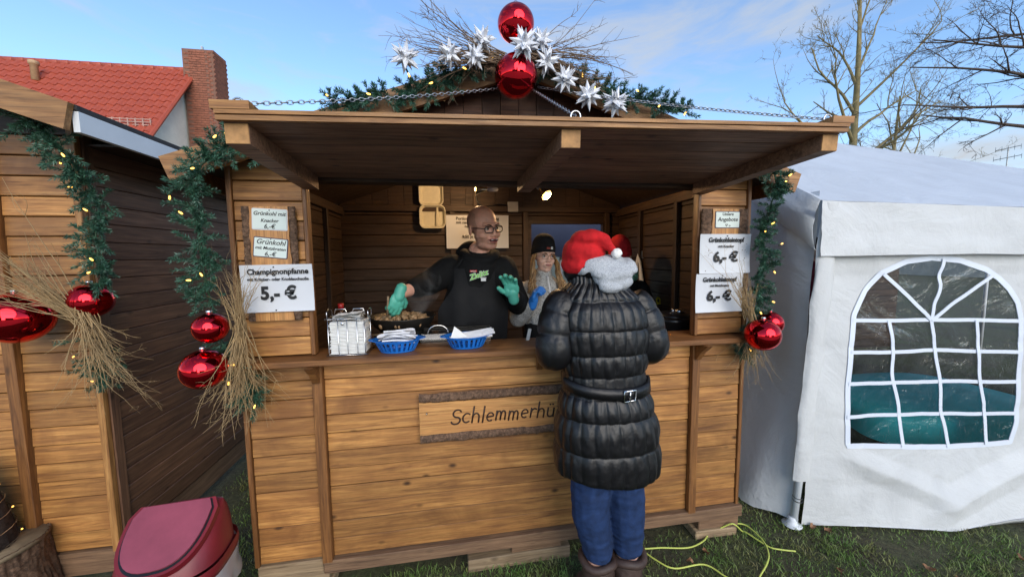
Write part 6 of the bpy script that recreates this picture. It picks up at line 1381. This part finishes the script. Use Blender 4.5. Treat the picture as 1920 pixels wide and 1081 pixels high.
# curved pantiles, each one its own piece where it can be told apart
tw_, th_ = .24, .31; tm = MB(); nu = 7
prof = [(-tw_/2,.0),(-tw_*.3,.012),(-tw_*.12,.045),(.03*tw_,.058),(.2*tw_,.045),(.36*tw_,.012),(tw_/2+.01,.004)]
tm.grid(lambda i,j: (prof[i][0], j*(th_+.03)-.03, prof[i][1]+(.028 if j == 0 else .002)), nu, 2)
tm.grid(lambda i,j: (prof[i][0], -.03, prof[i][1]+(.028 if j else -.004)), nu, 2)
tme = tm.mesh('tile', tile_m, False)
Mr = Matrix(((1,0,0,0),(0,slu.y,nrm.y,0),(0,slu.z,nrm.z,0),(0,0,0,1))); nrow = int(SL/th_); cnt = 0
rest = MB()
for c in range(48):
    for r_ in range(nrow):
        M = T(RXE-.14-c*tw_, EY+slu.y*(r_*th_+.04), EZ+slu.z*(r_*th_+.04)) @ Mr @ T(0,0,.012)
        if c < 26: put('tile', tme, rf, M)
        else: rest.add([v.co for v in tme.vertices],[tuple(p.vertices) for p in tme.polygons],m=M)
rest.build('tiles', tile_m, rf, kind='stuff')
for k in range(38):
    MB().lathe([(.09,0),(.105,.02),(.10,.31)],10).build('ridge_tile', tile_m, rf, True, m=T(RXE-.02-k*.30,RY0,RZR-.02) @ RY(-pi/2))
MB().tube([(RXE+.0,RY0,RZR-.02),(RXE,EY-.02,EZ-.02)],.06,6).build('verge', tile_m, rf)
MB().tube([(HL,EY-.06,EZ-.05),(RXE-.1,EY-.06,EZ-.05)],.07,8).build('gutter', gutter, HS, True)
sg_ = MB()
for k in range(14): sg_.box((RXE-2.6+k*.19,EY+.33,EZ+.47),(RXE-2.57+k*.19,EY+.35,EZ+.70))
for z in (.50,.58,.66): sg_.box((RXE-2.6,EY+.328,EZ+z),(RXE-.1,EY+.345,EZ+z+.025))
sg_.build('snow_guard', plain('guard_paint',(.42,.25,.20),.6), HS)
vp = MB(); vp.lathe([(.09,-.1),(.09,.35),(.12,.36),(.12,.46),(.0001,.5)],12); vp.build('vent_pipe', plain('clay_vent',(.45,.30,.17),.7), HS, True, m=T(-12.3,12.1,7.2))
wn = MB().box((-8.615,11.6,3.9),(-8.59,12.3,5.2)).build('window', glassd, HS); MB().box((-8.60,11.92,3.9),(-8.57,11.98,5.2)).build('frame', white_paint, wn)
CH = MB().box((-8.56,12.55,0),(-7.62,13.25,8.55)).build('chimney', mortar, HS)
bme = MB().bar(.235,.062,.02,.004).mesh('brick', brickm); bm2 = MB().bar(.112,.062,.02,.004).mesh('brick', brickm)
for r_ in range(48):
    z = 4.95+r_*.075
    for k in range(4 if r_%2 else 3):
        x = -8.56+.12+k*.245+(0 if r_%2 == 0 else -.06)
        if -8.5 < x < -7.66: put('brick', bme if (r_%2 == 0 or 0 < k < 3) else bm2, CH, T(x+(.05 if r_%2 == 0 else 0),12.545,z))
    for k in range(3): put('brick', bme, CH, T(-7.615,12.66+k*.245-(.06 if r_%2 else 0),z) @ RZ(pi/2))
MB().box((-8.36,12.7,8.55),(-7.9,13.1,8.62)).box((-8.16,12.85,8.62),(-8.10,12.91,8.8)).build('cowl', gutter, CH)
# ---------------------------------------------------------------- buildings behind the photographer: they show in the baubles
def plainhouse(label, x, y, w, d, h, rh, wallm, roofm, ridge='x', cat='house'):
    P = thing('house', label, cat, (x,y,0))
    MB().box((x-w/2,y-d/2,0),(x+w/2,y+d/2,h)).build('wall', wallm, P)
    r_ = MB(); o = .3
    if ridge == 'x': v = [(x-w/2-o,y-d/2-o,h),(x+w/2+o,y-d/2-o,h),(x+w/2+o,y+d/2+o,h),(x-w/2-o,y+d/2+o,h),(x-w/2-o,y,h+rh),(x+w/2+o,y,h+rh)]; f = [(0,1,5,4),(2,3,4,5),(0,4,3),(1,2,5),(3,2,1,0)]
    else: v = [(x-w/2-o,y-d/2-o,h),(x+w/2+o,y-d/2-o,h),(x+w/2+o,y+d/2+o,h),(x-w/2-o,y+d/2+o,h),(x,y-d/2-o,h+rh),(x,y+d/2+o,h+rh)]; f = [(0,4,5,3),(2,5,4,1),(0,1,4),(3,5,2),(3,2,1,0)]
    r_.add(v,f).build('roof', roofm, P)
    n = int(w/2.2)
    for k in range(n):
        for z in (1.0,3.8):
            if z+1.4 < h:
                wx = x-w/2+(k+.5)*w/n; q = MB().box((wx-.5,y+d/2-.02,z),(wx+.5,y+d/2+.03,z+1.4)).build('window', glassd, P); MB().box((wx-.03,y+d/2+.03,z),(wx+.03,y+d/2+.05,z+1.4)).build('frame', white_paint, q)
    return P
rooft = plain('far_roof', (.16,.06,.04), .8, .3, 4); far_w = plain('far_wall', (.36,.33,.28), .85, .15, 3); far_w2 = plain('far_wall_brick', (.26,.12,.08), .85, .2, 3)
plainhouse('long plastered house with a tiled roof across the market place', -12,-50,24,9,4.6,2.8,far_w,rooft)
plainhouse('brick house with steep tiled roof across the market place', 18,-48,18,9,4.8,3.0,far_w2,rooft)
CHU = thing('church', 'brick church with a pointed tower across the market place', 'church', (-3,-46,0))
MB().box((-5,-48,0),(-1,-44,9)).build('tower', far_w2, CHU)
MB().add([(-5.2,-48.2,9),(-.8,-48.2,9),(-.8,-43.8,9),(-5.2,-43.8,9),(-3,-46,17)],[(0,1,4),(1,2,4),(2,3,4),(3,0,4),(3,2,1,0)]).build('spire', rooft, CHU)
MB().box((-5,-60,0),(-1,-48,6)).build('nave', far_w2, CHU)
# ---------------------------------------------------------------- bare trees
bark_t = plain('young_bark', (.24,.19,.085), .8, .35, 6, .3, 40); bark_t2 = plain('dark_bark', (.085,.06,.045), .85, .35, 6)
def bare_tree(label, base, height, lean, r0, seed, mtl, limbs, twl=1.0, up=.25):
    R_ = random.Random(seed); P = thing('tree', label, 'tree', base, group='bare winter trees')
    tr = [Vector(base)+Vector((lean[0]*t+.05*sin(t*5+seed), lean[1]*t+.05*cos(t*4), height*t)) for t in [i/14 for i in range(15)]]
    MB().tube(tr, [r0*(1-.85*(i/14)) for i in range(15)], 8).build('trunk', mtl, P, True)
    cr = MB()
    def grow(p, d, ln, r_, lev):
        n = 7; pts = [p]; d = d.normalized()
        for i in range(n):
            d = (d+Vector((R_.gauss(0,.09),R_.gauss(0,.09),R_.gauss(0,.08)+up*.1))).normalized(); pts.append(pts[-1]+d*ln/n)
        cr.tube(pts, [r_*(1-.72*i/n) for i in range(n+1)], 5 if lev < 2 else 3, cap=False)
        if lev >= 4: return
        for k in range((6,6,4,3)[lev] if lev < 4 else 0):
            i = R_.randint(2,n) if lev == 0 else R_.randint(1,n); q = pts[i]; t_ = (pts[min(i+1,n)]-pts[max(i-1,0)]).normalized()
            s_ = Vector((R_.gauss(0,1),R_.gauss(0,1),R_.gauss(.15,.7))).normalized()
            grow(q, t_*.75+s_*.75, ln*R_.uniform(.28,.5)*twl, max(r_*.5*(1-.5*i/n),.0035), lev+1)
    for (t,dx,dy,dz,ln) in limbs:
        i = t*14; a = tr[int(i)].lerp(tr[min(int(i)+1,14)], i-int(i)); grow(a, Vector((dx,dy,dz)), ln, r0*(1-.8*t)*.55, 1 if ln < 1.6 else 0)
    cr.build('crown', mtl, P, True); return P
bare_tree('young bare tree with pale trunk rising behind the white tent', (9.85,6.0,0), 8.6, (.05,.3), .135, 4, bark_t,
    [(.42,1,0,.75,3.3),(.46,-1,.2,.55,2.2),(.50,-.9,-.2,.9,2.1),(.52,1,.3,.9,2.6),(.58,-.8,0,1.0,2.0),(.60,.9,-.2,1.1,2.4),(.66,-.6,.3,1.2,1.7),(.70,.7,.1,1.2,2.0),(.76,-.5,-.1,1.3,1.3),(.80,.5,.2,1.4,1.5),(.86,-.3,0,1,1.0),(.9,.35,-.1,1,1.0),(.44,.3,-1,.5,1.5),(.55,-.2,.9,.7,1.5)])
bare_tree('dark bare tree behind the tent whose long limbs slant up', (12.9,7.5,0), 6.2, (.3,.1), .12, 8, bark_t,
    [(.5,.9,0,.9,3.6),(.55,-.7,.2,.6,2.0),(.62,1,.2,.35,2.6),(.68,.6,-.2,1.1,2.4),(.75,-.5,0,1,1.5),(.8,.9,0,.6,1.9),(.9,.3,.1,1,1.2)])
bare_tree('big dark bare tree leaning in over the market from beyond the tent', (11.6,3.4,0), 8.5, (.1,0), .13, 15, bark_t2,
    [(.46,-.7,.75,.12,2.3),(.50,-.75,.6,.25,2.6),(.55,-.6,.8,.30,2.6),(.60,-.75,.7,.45,2.4),(.66,-.5,.8,.30,2.4),(.72,-.6,.6,.7,2.0),(.58,.9,-.2,.6,2.2),(.7,.8,.2,.8,2.0),(.84,-.5,.3,1,1.5),(.92,.1,0,1,1.2)], up=.02)
# television aerial on a distant roof beyond the tent
hb = plainhouse('low grey house beyond the tent carrying a television aerial', 36,17.5,9,7,4.0,2.0,far_w,rooft)
AN = thing('television_aerial', 'thin television aerial above the far house roof beyond the tent', 'aerial', (35.8,17.3,5.9)); gal = mat('galvanised', (.25,.25,.26), .4, .8)
MB().tube([(35.8,17.3,5.8),(35.8,17.3,8.25)],.028,6).build('mast', gal, AN)
tv = Vector((.45,-.89,0))
for z,w in ((8.2,1.0),(7.6,1.1)):
    c0 = Vector((35.8,17.3,z)); a = MB(); a.tube([c0-tv*w/2-Vector((0,0,.06)),c0+tv*w/2+Vector((0,0,.06))],.022,5)
    for k in range(5): p = c0+tv*(w*(k/4-.5)); a.tube([p-Vector((0,0,.16)),p+Vector((0,0,.16))],.012,4); a.tube([p-Vector((.2,.1,0)),p+Vector((.2,.1,0))],.012,4)
    a.build('element', gal, AN)
